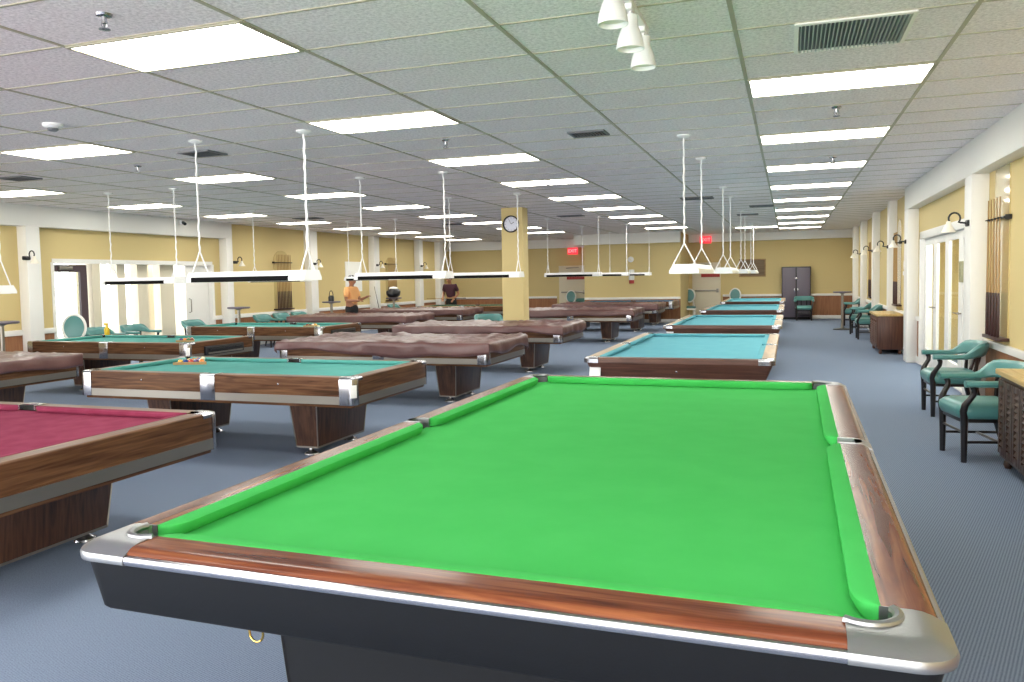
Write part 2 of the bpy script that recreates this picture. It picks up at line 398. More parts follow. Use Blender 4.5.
# ------------------------------------------------------------------ ceiling fixtures
ordn = ['first', 'second', 'third', 'fourth', 'fifth', 'sixth', 'seventh', 'eighth', 'ninth', 'tenth', 'eleventh', 'twelfth']
rows = [('nearest the right wall', .342, 1, 9), ('left of the track spotlights', -3.536, 0, 8), ('third from the right wall', -7.414, 1, 8), ('nearest the left wall', -11.29, 2, 9)]
proto = None
def light_panel():
    t = thing('ceiling_light', '', 'ceiling light')
    bm = BM(); ringslab(bm, 1.286, .64, .005, [(0, 0), (0, -.014), (.022, -.014), (.022, 0)], 1); obj('frame', bm, M['grid'], t)
    bm = BM(); box(bm, -.622, .622, -.298, .298, -.009, -.004); obj('diffuser', bm, M['diff'], t, smooth=False)
    return t
GL = 'ceiling light panels'
for nm, x, j0, j1 in rows:
    for i, j in enumerate(range(j0, j1 + 1)):
        lab = 'ceiling light panel, %s from the camera in the row %s' % (ordn[i], nm)
        loc = (x, 4.124 + 2.585 * j, CEIL)
        if proto is None: proto = light_panel(); proto.location = loc; proto['label'] = lab; proto['group'] = GL
        else: dup(proto, loc, 0, lab, GL)
dup(proto, (-.95, 26.3, CEIL), 0, 'lone ceiling light panel set between two rows, above the far turquoise tables', GL)
for x in (.342, -3.536, -7.414): dup(proto, (x, .25, CEIL), 0, 'ceiling light panel behind the camera, row at x %.0f' % x if False else 'lit ceiling panel overhead and behind the view, %s row' % {.342: 'right', -3.536: 'middle', -7.414: 'left'}[x], GL)

def vent(x, y, sx, sy, label, n=10, big=False):
    t = thing('ceiling_vent', label, 'vent', (x, y, CEIL), 0, 'ceiling vents')
    bm = BM(); ringslab(bm, sx, sy, .006, [(0, 0), (0, -.015), (.025, -.018), (.03, 0)], 1); obj('frame', bm, M['white'] if big else M['rubber'], t)
    bm = BM(); box(bm, -sx / 2 + .03, sx / 2 - .03, -sy / 2 + .03, sy / 2 - .03, -.003, -.001); obj('backing', bm, M['rubber'] if big else M['black'], t, smooth=False)
    bm = BM()
    for i in range(n):
        xx = -sx / 2 + .04 + (sx - .08) * i / (n - 1)
        vs = box(bm, xx - .003, xx + .003, -sy / 2 + .03, sy / 2 - .03, -.02, -.003)
    obj('louver', bm, M['vent'] if big else M['rubber'], t, smooth=False)
vent(.36, 5.42, .66, .66, 'large square grey return-air grille ahead of the right light row', 26, True)
for x, y, sx, sy, l in ((-1.93, 8.08, .38, .3, 'dark ceiling vent left of the track spotlights, nearest the camera'),
                        (-6.2, 7.42, .42, .34, 'dark square ceiling vent beside the leftmost tall hanging rod'),
                        (-9.75, 8.05, .45, .34, 'dark ceiling vent at the left edge of the view'),
                        (-1.65, 15.7, .6, .4, 'dark ceiling vent behind the first pair of rods on the right')):
    vent(x, y, sx, sy, l)
for x, y, s, l in ((-10.4, 15.9, .6, 'small dark far ceiling vent over the left tables'), (-8.35, 19.6, .5, 'small dark far ceiling vent left of the pillar'), (-.95, 20.6, .5, 'small dark far ceiling vent near the exit door row'), (-.55, 18.2, .5, 'small dark far ceiling vent close to the right light row'), (-4.9, 18.6, .6, 'small dark far ceiling vent just right of the pillar')):
    vent(x, y, s, .4, l, 6)
def sprinkler(x, y, label):
    bm = BM(); lathe(bm, [(.045, 0), (.04, -.012), (.016, -.016), (.013, -.05), (.006, -.055), (.006, -.075), (.03, -.078), (.03, -.083), (.004, -.085)], n=12)
    tube(bm, [(.015, 0, -.03), (.022, 0, -.055), (.006, 0, -.078)], .003, 5); tube(bm, [(-.015, 0, -.03), (-.022, 0, -.055), (-.006, 0, -.078)], .003, 5)
    tag(obj('sprinkler', bm, M['chrome'], loc=(x, y, CEIL)), label, 'sprinkler', 'ceiling sprinklers')
for x, y, l in ((-3.5, 3.45, 'chrome sprinkler head nearest the camera at upper left'), (-3.41, 7.83, 'chrome sprinkler head between two light panels left of centre'), (.40, 7.78, 'chrome sprinkler head between the first two panels of the right light row'),
                (.53, 11.09, 'chrome sprinkler head further down the right light row'), (-7.57, 7.88, 'chrome sprinkler head among the left light panels'), (-3.4, 11.6, 'chrome sprinkler head ahead of the pillar')):
    sprinkler(x, y, l)
t = thing('smoke_detector', 'round white smoke detector on the ceiling at upper left', 'smoke detector', (-6.27, 5.54, CEIL))
bm = BM(); lathe(bm, [(.085, 0), (.085, -.02), (.07, -.035), (.05, -.04)], n=24); obj('base', bm, M['plastic'], t)
bm = BM(); lathe(bm, [(.045, -.04), (.045, -.055), (.03, -.065)], n=20); obj('sensor', bm, M['rubber'], t)
# security camera on soffit
t = thing('security_camera', 'small dark security camera on the left soffit', 'camera', (XL + .22, 14.5, 2.98))
bm = BM(); box(bm, 0, .05, -.05, .05, -.04, .05, .01); obj('mount', bm, M['plastic'], t)
bm = BM(); tube(bm, [(.05, 0, 0), (.16, -.06, -.04)], .035, 12); obj('camera_body', bm, M['black'], t)
# track spotlights
t = thing('track_light', 'white ceiling track with bell-shaped spotlights at top centre', 'track light', (-.8, 4.1, CEIL))
bm = BM(); box(bm, -.018, .018, -1.2, .75, -.03, 0, .004); obj('track', bm, M['plastic'], t)
for y in (-.66, -.22, .23, .64):
    bm = BM()
    box(bm, -.02, .02, -.05, .05, -.06, -.028, .006); tube(bm, [(0, 0, -.055), (0, 0, -.09)], .009, 10)
    lathe(bm, [(.02, -.075), (.042, -.083), (.042, -.14), (.05, -.155), (.067, -.205), (.075, -.258), (.07, -.258), (.06, -.21), (.03, -.175)], (0, 0, 0), 24, (True, True))
    h = obj('spot_head', bm, M['plastic'], t, (0, y, 0))
    bm = BM(); lathe(bm, [(.063, -.236), (.03, -.23)], n=20); obj('bulb_face', bm, M['lens'], h)

# hanging table lamps (fluorescent boxes on rods)
def pendant(H=1.62, louver=True, Ln=1.38):
    t = thing('hanging_lamp', '', 'hanging lamp')
    def sect(x, s=1.0): return [(x, -.145 * s, H), (x, .145 * s, H), (x, .145 * s, H + .03), (x, .105 * s, H + .1), (x, -.105 * s, H + .1), (x, -.145 * s, H + .03)]
    bm = BM(); loft(bm, [sect(-Ln / 2), sect(Ln / 2)]); obj('housing', bm, M['plastic'], t)
    bm = BM()
    for s in (-1, 1):
        loft(bm, [[(x, s * .153, H - .002), (x, s * .153, H + .045), (x, s * .128, H + .05), (x, s * .128, H - .002)] for x in (-Ln / 2 + .05, Ln / 2 - .17)])
    obj('louver' if louver else 'side_lens', bm, M['louver'] if louver else M['lens'], t)
    for s in (-1, 1):
        bm = BM(); x = s * Ln / 2
        loft(bm, [sect(x - .012, 1.06), sect(x + .012, 1.06)])
        if s > 0: loft(bm, [sect(x - .17, 1.07), sect(x, 1.07)])
        obj('end_plate', bm, M['plastic'], t)
        xx = s * (Ln / 2 - .045)
        bm = BM()
        for q in (-1, 1): tube(bm, [(xx, 0, 1.94), (xx, q * .12, H + .09)], .008, 6)
        obj('hanger', bm, M['plastic'], t)
        bm = BM()
        pts = [(xx + .004 * math.sin(i * 2.1), .004 * math.cos(i * 1.7), 1.93 + (CEIL - 1.95) * i / 24) for i in range(25)]
        tube(bm, pts, [.008 + .003 * (i % 2) for i in range(25)], 6); obj('rod', bm, M['plastic'], t)
        bm = BM(); lathe(bm, [(.07, CEIL), (.07, CEIL - .012), (.05, CEIL - .025), (.016, CEIL - .035)], (xx, 0, 0), 20); obj('canopy', bm, M['plastic'], t)
    bm = BM(); box(bm, -Ln / 2 + .05, Ln / 2 - .05, -.12, .12, H - .004, H); obj('diffuser', bm, M['lens'], t, smooth=False)
    return t
GP = 'hanging lamps above the pool tables'
lamp0 = pendant(); lamp0.location = (-5.09, 6.76, 0); lamp0['group'] = GP
lamp0['label'] = 'long white hanging lamp above the nearest teal table, its black side facing us'
for x, y, l in ((-5.09, 10.1, 'long white hanging lamp above the nearest covered table, just left of the pillar clock'),
                (-5.09, 13.25, 'long white hanging lamp crossing in front of the yellow pillar'),
                (-5.02, 19.2, 'hanging lamp just right of the yellow pillar'), (-4.98, 22.6, 'hanging lamp behind the first one right of the pillar'), (-4.9, 26.0, 'farthest hanging lamp, against the bright yellow boxed-out wall'),
                (-9.53, 9.95, 'hanging lamp in front of the bright lobby opening'),
                (-9.55, 13.6, 'hanging lamp over the second teal table, behind the orange-shirted person'), (-9.5, 17.2, 'hanging lamp above the covered table before the person in dark red')):
    dup(lamp0, (x, y, 0), 0, l, GP)
lb = pendant(1.53); lb.location = (-9.5, 7.0, 0); lb['label'] = 'hanging lamp cut by the left edge of the view'; lb['group'] = GP
lm = None
for y, l in ((9.52, 'hanging lamp seen end-on above the nearest turquoise table'), (14.85, 'hanging lamp seen end-on above the second turquoise table'),
             (20.2, 'hanging lamp seen end-on above the third turquoise table'), (25.4, 'hanging lamp seen end-on above the farthest turquoise table')):
    if lm is None:
        lm = pendant(louver=False, Ln=1.88); lm.location = (-1.04, y, 0); lm.rotation_euler = (0, 0, PI / 2); lm['label'] = l; lm['group'] = GP
    else: dup(lm, (-1.04, y, 0), PI / 2, l, GP)

# ------------------------------------------------------------------ pool tables
def cushion(bm, a, c, u0, u1, zt, zn, zb, end, rounded, place, n=7):
    """green rail cushion from a to c along the rail; u0 back, u1 nose; place(along,u,z)->point"""
    ts = []
    for i in range(n): 
        f = i / (n - 1); ts.append((a + end * f, f))
    ts += [(c - end * (1 - i / (n - 1)), 1 - i / (n - 1)) for i in range(n)]
    rings = []
    for s, f in ts:
        w = (math.sqrt(max(0, 1 - (1 - f) ** 2)) if rounded else f)
        w = max(w, .04)
        un = u0 + (u1 - u0) * w
        rings.append([place(s, u0, zt), place(s, u0 + (un - u0) * .75, zt), place(s, un, zt - .006), place(s, un, zn), place(s, u0 + (un - u0) * .75, zb), place(s, u0, zb)])
    loft(bm, rings)
def placer(side, W, L):
    # table with long axis along y: sides 'n','f' (ends), 'l','r' ; along measured from centre
    return {'n': lambda s, u, z: (s, -L / 2 + u, z), 'f': lambda s, u, z: (s, L / 2 - u, z),
            'l': lambda s, u, z: (-W / 2 + u, s, z), 'r': lambda s, u, z: (W / 2 - u, s, z)}[side]
def casting_rings(bm, s, r, c, hr, levels, place):
    """corner casting; corner at (0,0), table towards +x+y; pocket mouth centre (c,c) radius hr; levels: (inset, z)"""
    def ring(i, z):
        p = []; q = max(r - i, .006)
        for k in range(9):
            a = PI + PI / 2 * k / 8
            p.append((i + q + q * math.cos(a), i + q + q * math.sin(a)))
        p.append((s, i)); p.append((s, c - hr * .5))
        for k in range(15):
            a = math.radians(-52 - 166 * k / 14)
            p.append((c + hr * math.cos(a), c + hr * math.sin(a)))
        p.append((c - hr * .5, s)); p.append((i, s))
        return [place(x, y, z) for x, y in p]
    loft(bm, [ring(i, z) for i, z in levels])
def side_rings(bm, pw, depth, rin, levels, place):
    """side pocket casting: along +-pw on the rail, notch open to the table"""
    def ring(i, z):
        p = [(i, -pw), (rin, -pw)]
        nr = pw - .016
        for k in range(11):
            a = PI / 2 * (-1 + 2 * k / 10)
            p.append((depth + nr * 1.0 - nr * math.cos(a) * 1.0, nr * math.sin(a)) if 0 < k < 10 else (rin, -nr if k == 0 else nr))
        p += [(rin, pw), (i, pw)]
        return [place(x, y, z) for x, y in p]
    loft(bm, [ring(i, z) for i, z in levels])
def rail_profile(u_out, u_in, zt, zb, rd):
    pr = [(u_in, zb), (u_out, zb), (u_out, zt - rd)]
    for i in range(1, 5):
        a = PI / 2 * i / 5
        pr.append((u_out + rd * 1.6 * (1 - math.cos(a)), zt - rd + rd * math.sin(a)))
    pr += [(u_out + rd * 1.6, zt), (u_in, zt)]
    return pr
def pool_table(name, W, L, top, cloth, kind, rail, cushion_round=False):
    """built with its long axis along local y, origin on the floor"""
    t = thing(name, '', 'pool table')
    big = kind == 'snooker'; cov = kind == 'covered'
    rw, cw = (.124, .056) if big else (.12, .05)
    cs = .2 if big else .145
    hc, hr = (.158, .064) if big else (.118, .052)
    ro = .08 if big else .06
    bed = top - (.045 if big else .038)
    RX, RY = rail; RY2 = M['cabwood_y']
    def endgrain(bm):
        bm.normal_update()
        for f in bm.faces:
            if abs(f.normal.y) > .7: f.material_index = 1
    # body
    if big:
        bm = BM(); rslab(bm, W, L, ro, [(.3, top - .206), (.056, top - .206), (.045, top - .196), (.01, top - .046), (.05, top - .04)], caps=(True, False)); obj('apron', bm, M['apron_black'], t)
        bm = BM(); ringslab(bm, W, L, ro, [(.02, top - .048), (.002, top - .047), (-.008, top - .043), (-.01, top - .03), (-.006, top - .021), (.006, top - .018), (.03, top - .018), (.06, top - .03)]); obj('chrome_trim', bm, M['chrome'], t)
    elif kind == 'taper':
        bm = BM(); rslab(bm, W, L, ro, [(.3, top - .24), (.11, top - .24), (.1, top - .235), (.02, top - .05), (.004, top - .045), (.004, top - .012), (.02, top - .01)], caps=(True, False)); endgrain(bm); obj('apron', bm, [RY2, RX], t)
    else:
        bm = BM(); rslab(bm, W, L, ro, [(.3, top - .265), (.03, top - .265), (.025, top - .24), (.006, top - .235), (.002, top - .165), (.004, top - .012), (.02, top - .01)], caps=(True, False)); endgrain(bm); obj('apron', bm, [M['wal_y'], M['wal_x']], t)
        bm = BM(); ringslab(bm, W, L, ro, [(.01, top - .236), (-.002, top - .236), (-.002, top - .166), (.01, top - .166)]); obj('metal_band', bm, M['steel'], t)
    # pedestal legs
    if big: lw, ld, off, tp = 1.34, .42, L / 2 - .5, .05
    elif kind == 'taper': lw, ld, off, tp = 1.0, .34, L / 2 - .62, .06
    else: lw, ld, off, tp = W * .66, .3, L / 2 - .7, .05
    zt = top - (.18 if big else .24)
    for s in (-1, 1):
        bm = BM()
        def lr(w, d, z): return rrect(w, d, .012, z, 2, 0, s * off)
        loft(bm, [lr(lw - 2 * tp - .04, ld - 1.4 * tp, .075), lr(lw - .02, ld, zt)])
        lg = obj('leg', bm, M['apron_black'] if big else M['wal_z'], t)
        bm = BM(); w, d = lw - 2 * tp - .03, ld - 1.4 * tp + .01
        rslab(bm, w, d, .014, [(0, .07), (0, .085)], cy=s * off, n=2)
        for qx in (-1, 1):
            for qy in (-1, 1):
                tube(bm, [(qx * (w / 2 - .006), s * off + qy * (d / 2 - .006), .08), (qx * (lw / 2 - .014), s * off + qy * (ld / 2 - .004), zt)], .007, 4)
        obj('leg_trim', bm, M['black'] if big else M['steel'], lg)
        for q in (-1, 1):
            bm = BM(); lathe(bm, [(.07, 0), (.065, .012), (.03, .03), (.022, .045), (.022, .075)], (q * (lw / 2 - .14), s * off, 0), 14); obj('foot', bm, M['chrome'], lg)
    # castings
    dz = -.02 if cov else 0
    if big: lev = [(.0, top - .0475), (-.01, top - .0435), (-.012, top - .03), (-.008, top - .02), (.004, top - .014), (.02, top - .005), (.04, top + .001), (.06, top + .003)]
    elif kind == 'taper': lev = [(.01, top - .055), (-.004, top - .05), (-.004, top - .012), (.004, top - .002), (.02, top + .003)]
    else: lev = [(-.004, top - .03 + dz), (-.004, top - .012 + dz), (.004, top - .002 + dz), (.02, top + .003 + dz)]
    pw = .062 if big else .082
    for sx in (-1, 1):
        for sy in (-1, 1):
            bm = BM()
            casting_rings(bm, cs, ro, hc, hr, lev, lambda x, y, z: (sx * (W / 2 - x), sy * (L / 2 - y), z))
            if big:
                tube(bm, [(sx * (W / 2 - hc - (hr + .004) * math.cos(math.radians(a))), sy * (L / 2 - hc - (hr + .004) * math.sin(math.radians(a))), top + .001) for a in range(-52, -219, -12)], .012, 8)
            if kind in ('band', 'covered'):
                def strip(i, z):
                    o_ = [(.065, i)] + [(ro + (ro - i) * math.cos(a), ro + (ro - i) * math.sin(a)) for a in [PI * 1.5 - PI / 2 * k / 8 for k in range(9)]] + [(i, .145)]
                    n_ = [(x + .012, y + .012) if 0 < q < 10 else ((x, .02) if q == 0 else (.02, y)) for q, (x, y) in enumerate(o_)]
                    return [(sx * (W / 2 - x), sy * (L / 2 - y), z) for x, y in o_ + n_[::-1]]
                loft(bm, [strip(-.005, top - .24), strip(-.006, top - .23), strip(-.006, top - .022 + dz), strip(-.003, top - .012 + dz)])
            obj('corner_casting', bm, M['cast'] if big else M['chrome'], t)
            if not cov:
                bm = BM(); arc = [(hc + (hr - .001) * math.cos(math.radians(a)), hc + (hr - .001) * math.sin(math.radians(a))) for a in range(-60, -211, -10)]
                loft(bm, [[(sx * (W / 2 - x), sy * (L / 2 - y), z) for x, y in arc] for z in (top - .004, top - .12)], closed=False)
                lathe(bm, [(hr + .02, bed - .06), (.001, bed - .062)], (sx * (W / 2 - hc), sy * (L / 2 - hc), 0), 16, (False, False))
                obj('pocket', bm, M['rubber'] if big else M['dark'], t)
        bm = BM()
        if kind in ('band', 'covered'): box(bm, sx * (W / 2 + .006), sx * (W / 2 - .01), -pw, pw, top - .24, top - .012 + dz, .003)
        side_rings(bm, pw, .03 if big else .045, rw + .004, lev, lambda x, y, z: (sx * (W / 2 - x), y, z))
        obj('side_casting', bm, M['cast'] if big else M['chrome'], t)
        if not cov:
            bm = BM(); nr = pw - .016
            loft(bm, [[(sx * (W / 2 - (.034 if big else .049) - nr + nr * math.cos(PI / 2 * (-1 + 2 * k / 10))), nr * math.sin(PI / 2 * (-1 + 2 * k / 10)), z) for k in range(11)] for z in (top - .006, top - .12)], closed=False)
            lathe(bm, [(.07, bed - .05), (.001, bed - .052)], (sx * (W / 2 - rw - .0), 0, 0), 14, (False, False)); obj('pocket', bm, M['rubber'] if big else M['dark'], t)
    if cov: return t
    # rails, cushions, bed
    uo = .006 if big else .004
    for side, spans, m in (('n', [(-W / 2 + cs, W / 2 - cs)], RX), ('f', [(-W / 2 + cs, W / 2 - cs)], RX),
                           ('l', [(-L / 2 + cs, -pw), (pw, L / 2 - cs)], RY), ('r', [(-L / 2 + cs, -pw), (pw, L / 2 - cs)], RY)):
        P_ = placer(side, W, L); zrb = top - (.02 if big else .05)
        for a, c in spans:
            bm = BM(); pr = rail_profile(uo, rw, top, zrb, (.022 if big else .012))
            loft(bm, [[P_(s, u, z) for u, z in pr] for s in (a, c)]); obj('rail', bm, m, t)
            bm = BM(); e = .11 if big else .06
            cushion(bm, a + .004, c - .004, rw - .002, rw + cw, top + .001, top - .02, bed + .002, e, big or cushion_round, P_); obj('cushion', bm, M[cloth], t)
    bm = BM(); ww, ll, ct = W / 2 - rw + .01, L / 2 - rw + .01, .07 if big else .05
    prism(bm, [(ww, -ll + ct), (ww, ll - ct), (ww - ct, ll), (-ww + ct, ll), (-ww, ll - ct), (-ww, -ll + ct), (-ww + ct, -ll), (ww - ct, -ll)], bed - .04, bed); obj('cloth_bed', bm, M[cloth], t, smooth=False)
    return t

main = pool_table('snooker_table', 2.272, 4.155, .86, 'green', 'snooker', (M['rail_x'], M['rail_y']))
main.location = (-0.801, 3.787, 0); main.rotation_euler = (0, 0, -0.0104)
main['label'] = 'big snooker table with bright green cloth and black apron in the foreground'
bm = BM(); hx, hy = -.56, -2.0
tube(bm, [(hx - .022, hy, .67)] + [(hx - .022 * math.cos(PI * i / 8), hy, .635 - .022 * math.sin(PI * i / 8)) for i in range(9)] + [(hx + .022, hy, .67)], .0035, 8); obj('cue_hook', bm, M['brass'], main)

GT = 'pool tables'
def place(o, x, y, rz, label, first=False):
    if first: o.location = (x, y, 0); o.rotation_euler = (0, 0, rz); o['label'] = label; o['group'] = GT; return o
    return dup(o, (x, y, 0), rz, label, GT)
# turquoise column straight behind the snooker table
MW, ML = 1.76, 3.4
tq = pool_table('pool_table', MW, ML, .825, 'turq', 'taper', (M['cabwood_x'], M['oak_y']))
def plate(t, W, L, top):
    bm = BM(); box(bm, -.055, .055, -.012, 0, -.075, .06, .006)
    xf(bm, Matrix.Translation((-W / 2 + .105, -L / 2 + .045, top - .13)) @ Matrix.Rotation(-.25, 4, 'X')); o = obj('lit_chrome_plate', bm, M['plastic'], t)  # white plate stands in for brightly lit chrome at the table corner
plate(tq, MW, ML, .825)
bm = BM(); lathe(bm, [(.012, 0), (.012, .006), (.004, .01)], n=10); xf(bm, Matrix.Translation((0, -ML / 2 + .06, .7)) @ Matrix.Rotation(PI / 2, 4, 'X')); obj('lock', bm, M['chrome'], tq)
place(tq, -.99, 7.5 + ML / 2, 0, 'turquoise pool table directly behind the green snooker table', True)
for y, l in ((12.55, 'second turquoise pool table in the column behind the green table'), (17.95, 'third turquoise pool table in the column behind the green table'), (23.55, 'farthest turquoise pool table, before the dark metal cabinet')):
    place(tq, -.97, y + ML / 2, 0, l)
# tables set crosswise (long axis along x): rotate so that local -y end points to +x (right end)
TL, TW = 3.06, 1.49
R90 = PI / 2
def cross(x_right, y_front): return (x_right - TL / 2, y_front + TW / 2)
ta = pool_table('pool_table', TW, TL, .775, 'teal', 'band', (M['wal_x'], M['wal_y']))
for s in (-1, 1):
    for q in (-1, 1):
        bm = BM(); lathe(bm, [(.009, 0), (.009, .004), (.003, .008)], n=8); xf(bm, Matrix.Translation((s * TW / 2, q * TL / 4, .705)) @ Matrix.Rotation(s * PI / 2, 4, 'Y')); obj('rail_bolt', bm, M['chrome'], ta)
bm = BM(); box(bm, -.028, .028, -.004, .004, .60, .71, .001); xf(bm, Matrix.Translation((-TW / 2 + .06 - .0655 * .7071, -TL / 2 + .06 - .0655 * .7071, 0)) @ Matrix.Rotation(-PI / 4, 4, 'Z')); obj('number_card', bm, M['paper'], ta)
place(ta, *cross(-3.5, 5.96), R90, 'teal pool table with walnut sides and a rack of balls, left of the green table', True)
tb = dup(ta, (*cross(-7.95, 9.05), 0), R90, 'teal pool table before the bright lobby opening, a yellow bottle on its rail', GT)
bm = BM(); box(bm, -.42, .42, -TL / 2 - .045, -TL / 2, .575, .7, .006); box(bm, -.36, .36, -TL / 2 - .06, -TL / 2 - .04, .64, .66); br = obj('ball_return', bm, M['black'], tb)
bm = BM(); box(bm, -.38, .38, -TL / 2 - .055, -TL / 2 - .04, .588, .612); obj('ball_return_lip', bm, M['steel'], br)
place(tb, *cross(-8.05, 12.6), R90, 'teal pool table behind the lobby-side one, balls on its near right corner')
tm = pool_table('pool_table', 1.78, TL, .775, 'maroon', 'band', (M['wal_x'], M['wal_y']))
place(tm, -3.5 - TL / 2, 2.46 + .89, R90, 'pool table with burgundy cloth at the lower left edge', True)
to = pool_table('pool_table', TW, TL, .775, 'olive', 'band', (M['oak_x'], M['oak_y']))
place(to, *cross(-8.0, 22.8), R90, 'pool table with dull green cloth in front of the person in dark red', True)
tu = pool_table('pool_table', TW, TL, .775, 'blue', 'band', (M['wal_x'], M['wal_y']))
place(tu, *cross(-3.45, 26.0 - .3), R90, 'pool table with blue cloth before the boxed-out yellow wall', True)
tc = pool_table('pool_table', TW, TL, .775, 'teal', 'covered', (M['wal_x'], M['wal_y']))
CV = [(-3.5, 9.2, 'nearest covered table, behind the teal table with the ball rack'), (-3.5, 12.6, 'covered table just in front of the yellow pillar'), (-3.5, 18.9, 'covered table right of the yellow pillar'),
      (-3.5, 22.7, 'covered table behind the one right of the pillar'), (-7.95, 5.75, 'covered table cut by the left edge of the view'), (-8.05, 16.0, 'covered table in front of the orange-shirted person'), (-8.1, 19.4, 'covered table before the person in dark red')]
def cover(x, y, seed, label):
    bm = BM(); ov = .018; lw, ll = TW / 2 + ov, TL / 2 + ov; zt = .80; dr = .15
    def axis(h, n):
        inner = [h * (-1 + 2 * k / n) for k in range(1, n)]
        o_ = [h - .018, h - .006, h, h + .012, h + .045, h + .08, h + .115, h + dr]
        return [-q for q in o_[::-1]] + inner + o_
    AX, AY = axis(lw, 22), axis(ll, 44); nx, ny = len(AX) - 1, len(AY) - 1; V = {}
    for i in range(nx + 1):
        for j in range(ny + 1):
            sx, sy = AX[i], AY[j]
            ex, ey = max(0, abs(sx) - lw), max(0, abs(sy) - ll); d = max(ex, ey)
            px, py = max(-lw, min(lw, sx)), max(-ll, min(ll, sy))
            w1 = noise.noise(Vector((sx * 1.7 + seed * 7, sy * 1.1, seed)))
            w2 = noise.noise(Vector((sx * 5 + seed, sy * 2.2, seed * 2.3)))
            w3 = 1 - abs(noise.noise(Vector((sx * 3.1, sy * 3.4 + seed * 5, 3)))) * 3.2
            hem = .95 + .45 * noise.noise(Vector((sx * 1.5, sy * 1.5 + seed * 3, 9)))
            inn = max(0, min(lw - abs(px), ll - abs(py)))
            z = zt - d * hem
            if d == 0:
                k = min(1, inn / .05)
                z += k * (.012 * w1 + .012 * w2 + .034 * max(0, w3) ** 2) - .02 * min(1, max(0, (inn - .12) / .15)) + .008 * w2
                if sy < -ll + .5: z += k * .04 * max(0, noise.noise(Vector((sx * 2.5, sy * 7, seed)))) * min(1, (-ll + .5 - sy) / .3)
            else:
                f = min(1, d / .012); sw = noise.noise(Vector((px * 4 + seed * 2, py * 4, seed * 1.7)))
                out = .006 * f + (.03 * sw + .01) * min(1, d / .09)
                if ex > 0: px += math.copysign(out, px)
                if ey > 0: py += math.copysign(out, py)
                if ex > 0 and ey > 0:
                    m_ = min(ex, ey); px -= math.copysign(m_ * .2, px); py -= math.copysign(m_ * .2, py); z -= m_ * .35
            V[i, j] = bm.verts.new((px, py, z))
    for i in range(nx):
        for j in range(ny): bm.faces.new((V[i, j], V[i + 1, j], V[i + 1, j + 1], V[i, j + 1]))
    o = obj('table_cover', bm, M['cover'], ang=50)
    md = o.modifiers.new('thickness', 'SOLIDIFY'); md.thickness = .004; md.offset = 1
    o.location = (x, y, 0); o.rotation_euler = (0, 0, R90)
    tag(o, 'brown vinyl cover, on the ' + label, 'table cover', 'brown vinyl table covers')
for i, (x, y, l) in enumerate(CV):
    place(tc, *cross(x, y), R90, 'covered pool table: ' + l.replace('covered table', 'table'), i == 0)
    cover(*cross(x, y), i + 1, l)

# balls and racks
ballcols = ['#E8B23A', '#2C4E9A', '#C23B2E', '#5A3A78', '#E07B28', '#2F7A48', '#7A2A2A', '#1B1B1D', '#F0E6C8', '#E8C25A']
bmats = [mat('ball_enamel_%s' % c[1:], c, .12, coat=.5) for c in ballcols]
bm = BM(); bmesh.ops.create_uvsphere(bm, u_segments=14, v_segments=9, radius=.0285)
for f in bm.faces: f.smooth = True
bme = []
for m in bmats:
    me = bpy.data.meshes.new('ball'); bm.to_mesh(me); me.materials.append(m); bme.append(me)
bm.free()
def ball(x, y, z, k, label, group):
    o = bpy.data.objects.new('pool_ball', bme[k % 10]); COL.objects.link(o); o.location = (x, y, z + .0291); tag(o, label, 'ball', group)
cn = ['gold', 'dark blue', 'red', 'purple', 'orange', 'green', 'brown', 'black', 'ivory', 'pale yellow']
def rack(x, y, z, rz, label, rows_=5, n0=0, desc='the teal table'):
    t = thing('ball_rack', label, 'ball rack', (x, y, z), rz)
    s = .029 * rows_ * 2 + .03; h = s * .866
    bm = BM()
    out = [(-s / 2 - .02, -h / 3 - .012), (s / 2 + .02, -h / 3 - .012), (0, h * 2 / 3 + .024)]; inn = [(-s / 2, -h / 3), (s / 2, -h / 3), (0, h * 2 / 3)]
    for a in range(3):
        c = (a + 1) % 3
        vs = [bm.verts.new((*p, zz)) for zz in (.002, .03) for p in (out[a], out[c], inn[c], inn[a])]
        for f in ((3, 2, 1, 0), (4, 5, 6, 7), (0, 1, 5, 4), (2, 3, 7, 6)): bm.faces.new([vs[i] for i in f])
    bmesh.ops.remove_doubles(bm, verts=bm.verts[:], dist=1e-5)
    obj('frame', bm, M['maple'], t)
    i = n0; M4 = Matrix.Translation((x, y, z)) @ Matrix.Rotation(rz, 4, 'Z')
    for r in range(rows_):
        for c in range(rows_ - r):
            p = M4 @ Vector(((c - (rows_ - r - 1) / 2) * .0575, -h / 3 + .03 + r * .05, 0))
            ball(p.x, p.y, p.z, i, '%s pool ball racked in the triangle on %s' % (cn[i % 10], desc), 'racked balls on ' + desc); i += 1
rack(-6.1, 7.02, .737, .35, 'wooden triangle rack of balls on the nearest teal table', 5, 0, 'the nearest teal table')
ball(-6.16, 7.24, .737, 8, 'single ivory ball behind the rack on the nearest teal table', 'loose balls')
rack(-8.55, 9.75, .737, .2, 'wooden triangle rack of balls on the teal table before the lobby', 4, 3, 'the teal table before the lobby')
rack(-8.75, 13.4, .737, .2, 'wooden triangle rack of balls on the second lobby-side teal table', 4, 6, 'the second lobby-side teal table')
ball(-8.36, 13.0, .737, 8, 'single ivory ball near the corner of the second lobby-side teal table', 'loose balls')
t = thing('spray_bottle', 'yellow spray bottle standing on the far rail of the lobby-side teal table', 'bottle', (-10.86, 10.46, .776))
bm = BM(); lathe(bm, [(.04, 0), (.043, .01), (.043, .09), (.025, .13), (.016, .14)], n=16); obj('body', bm, M['yellow'], t)
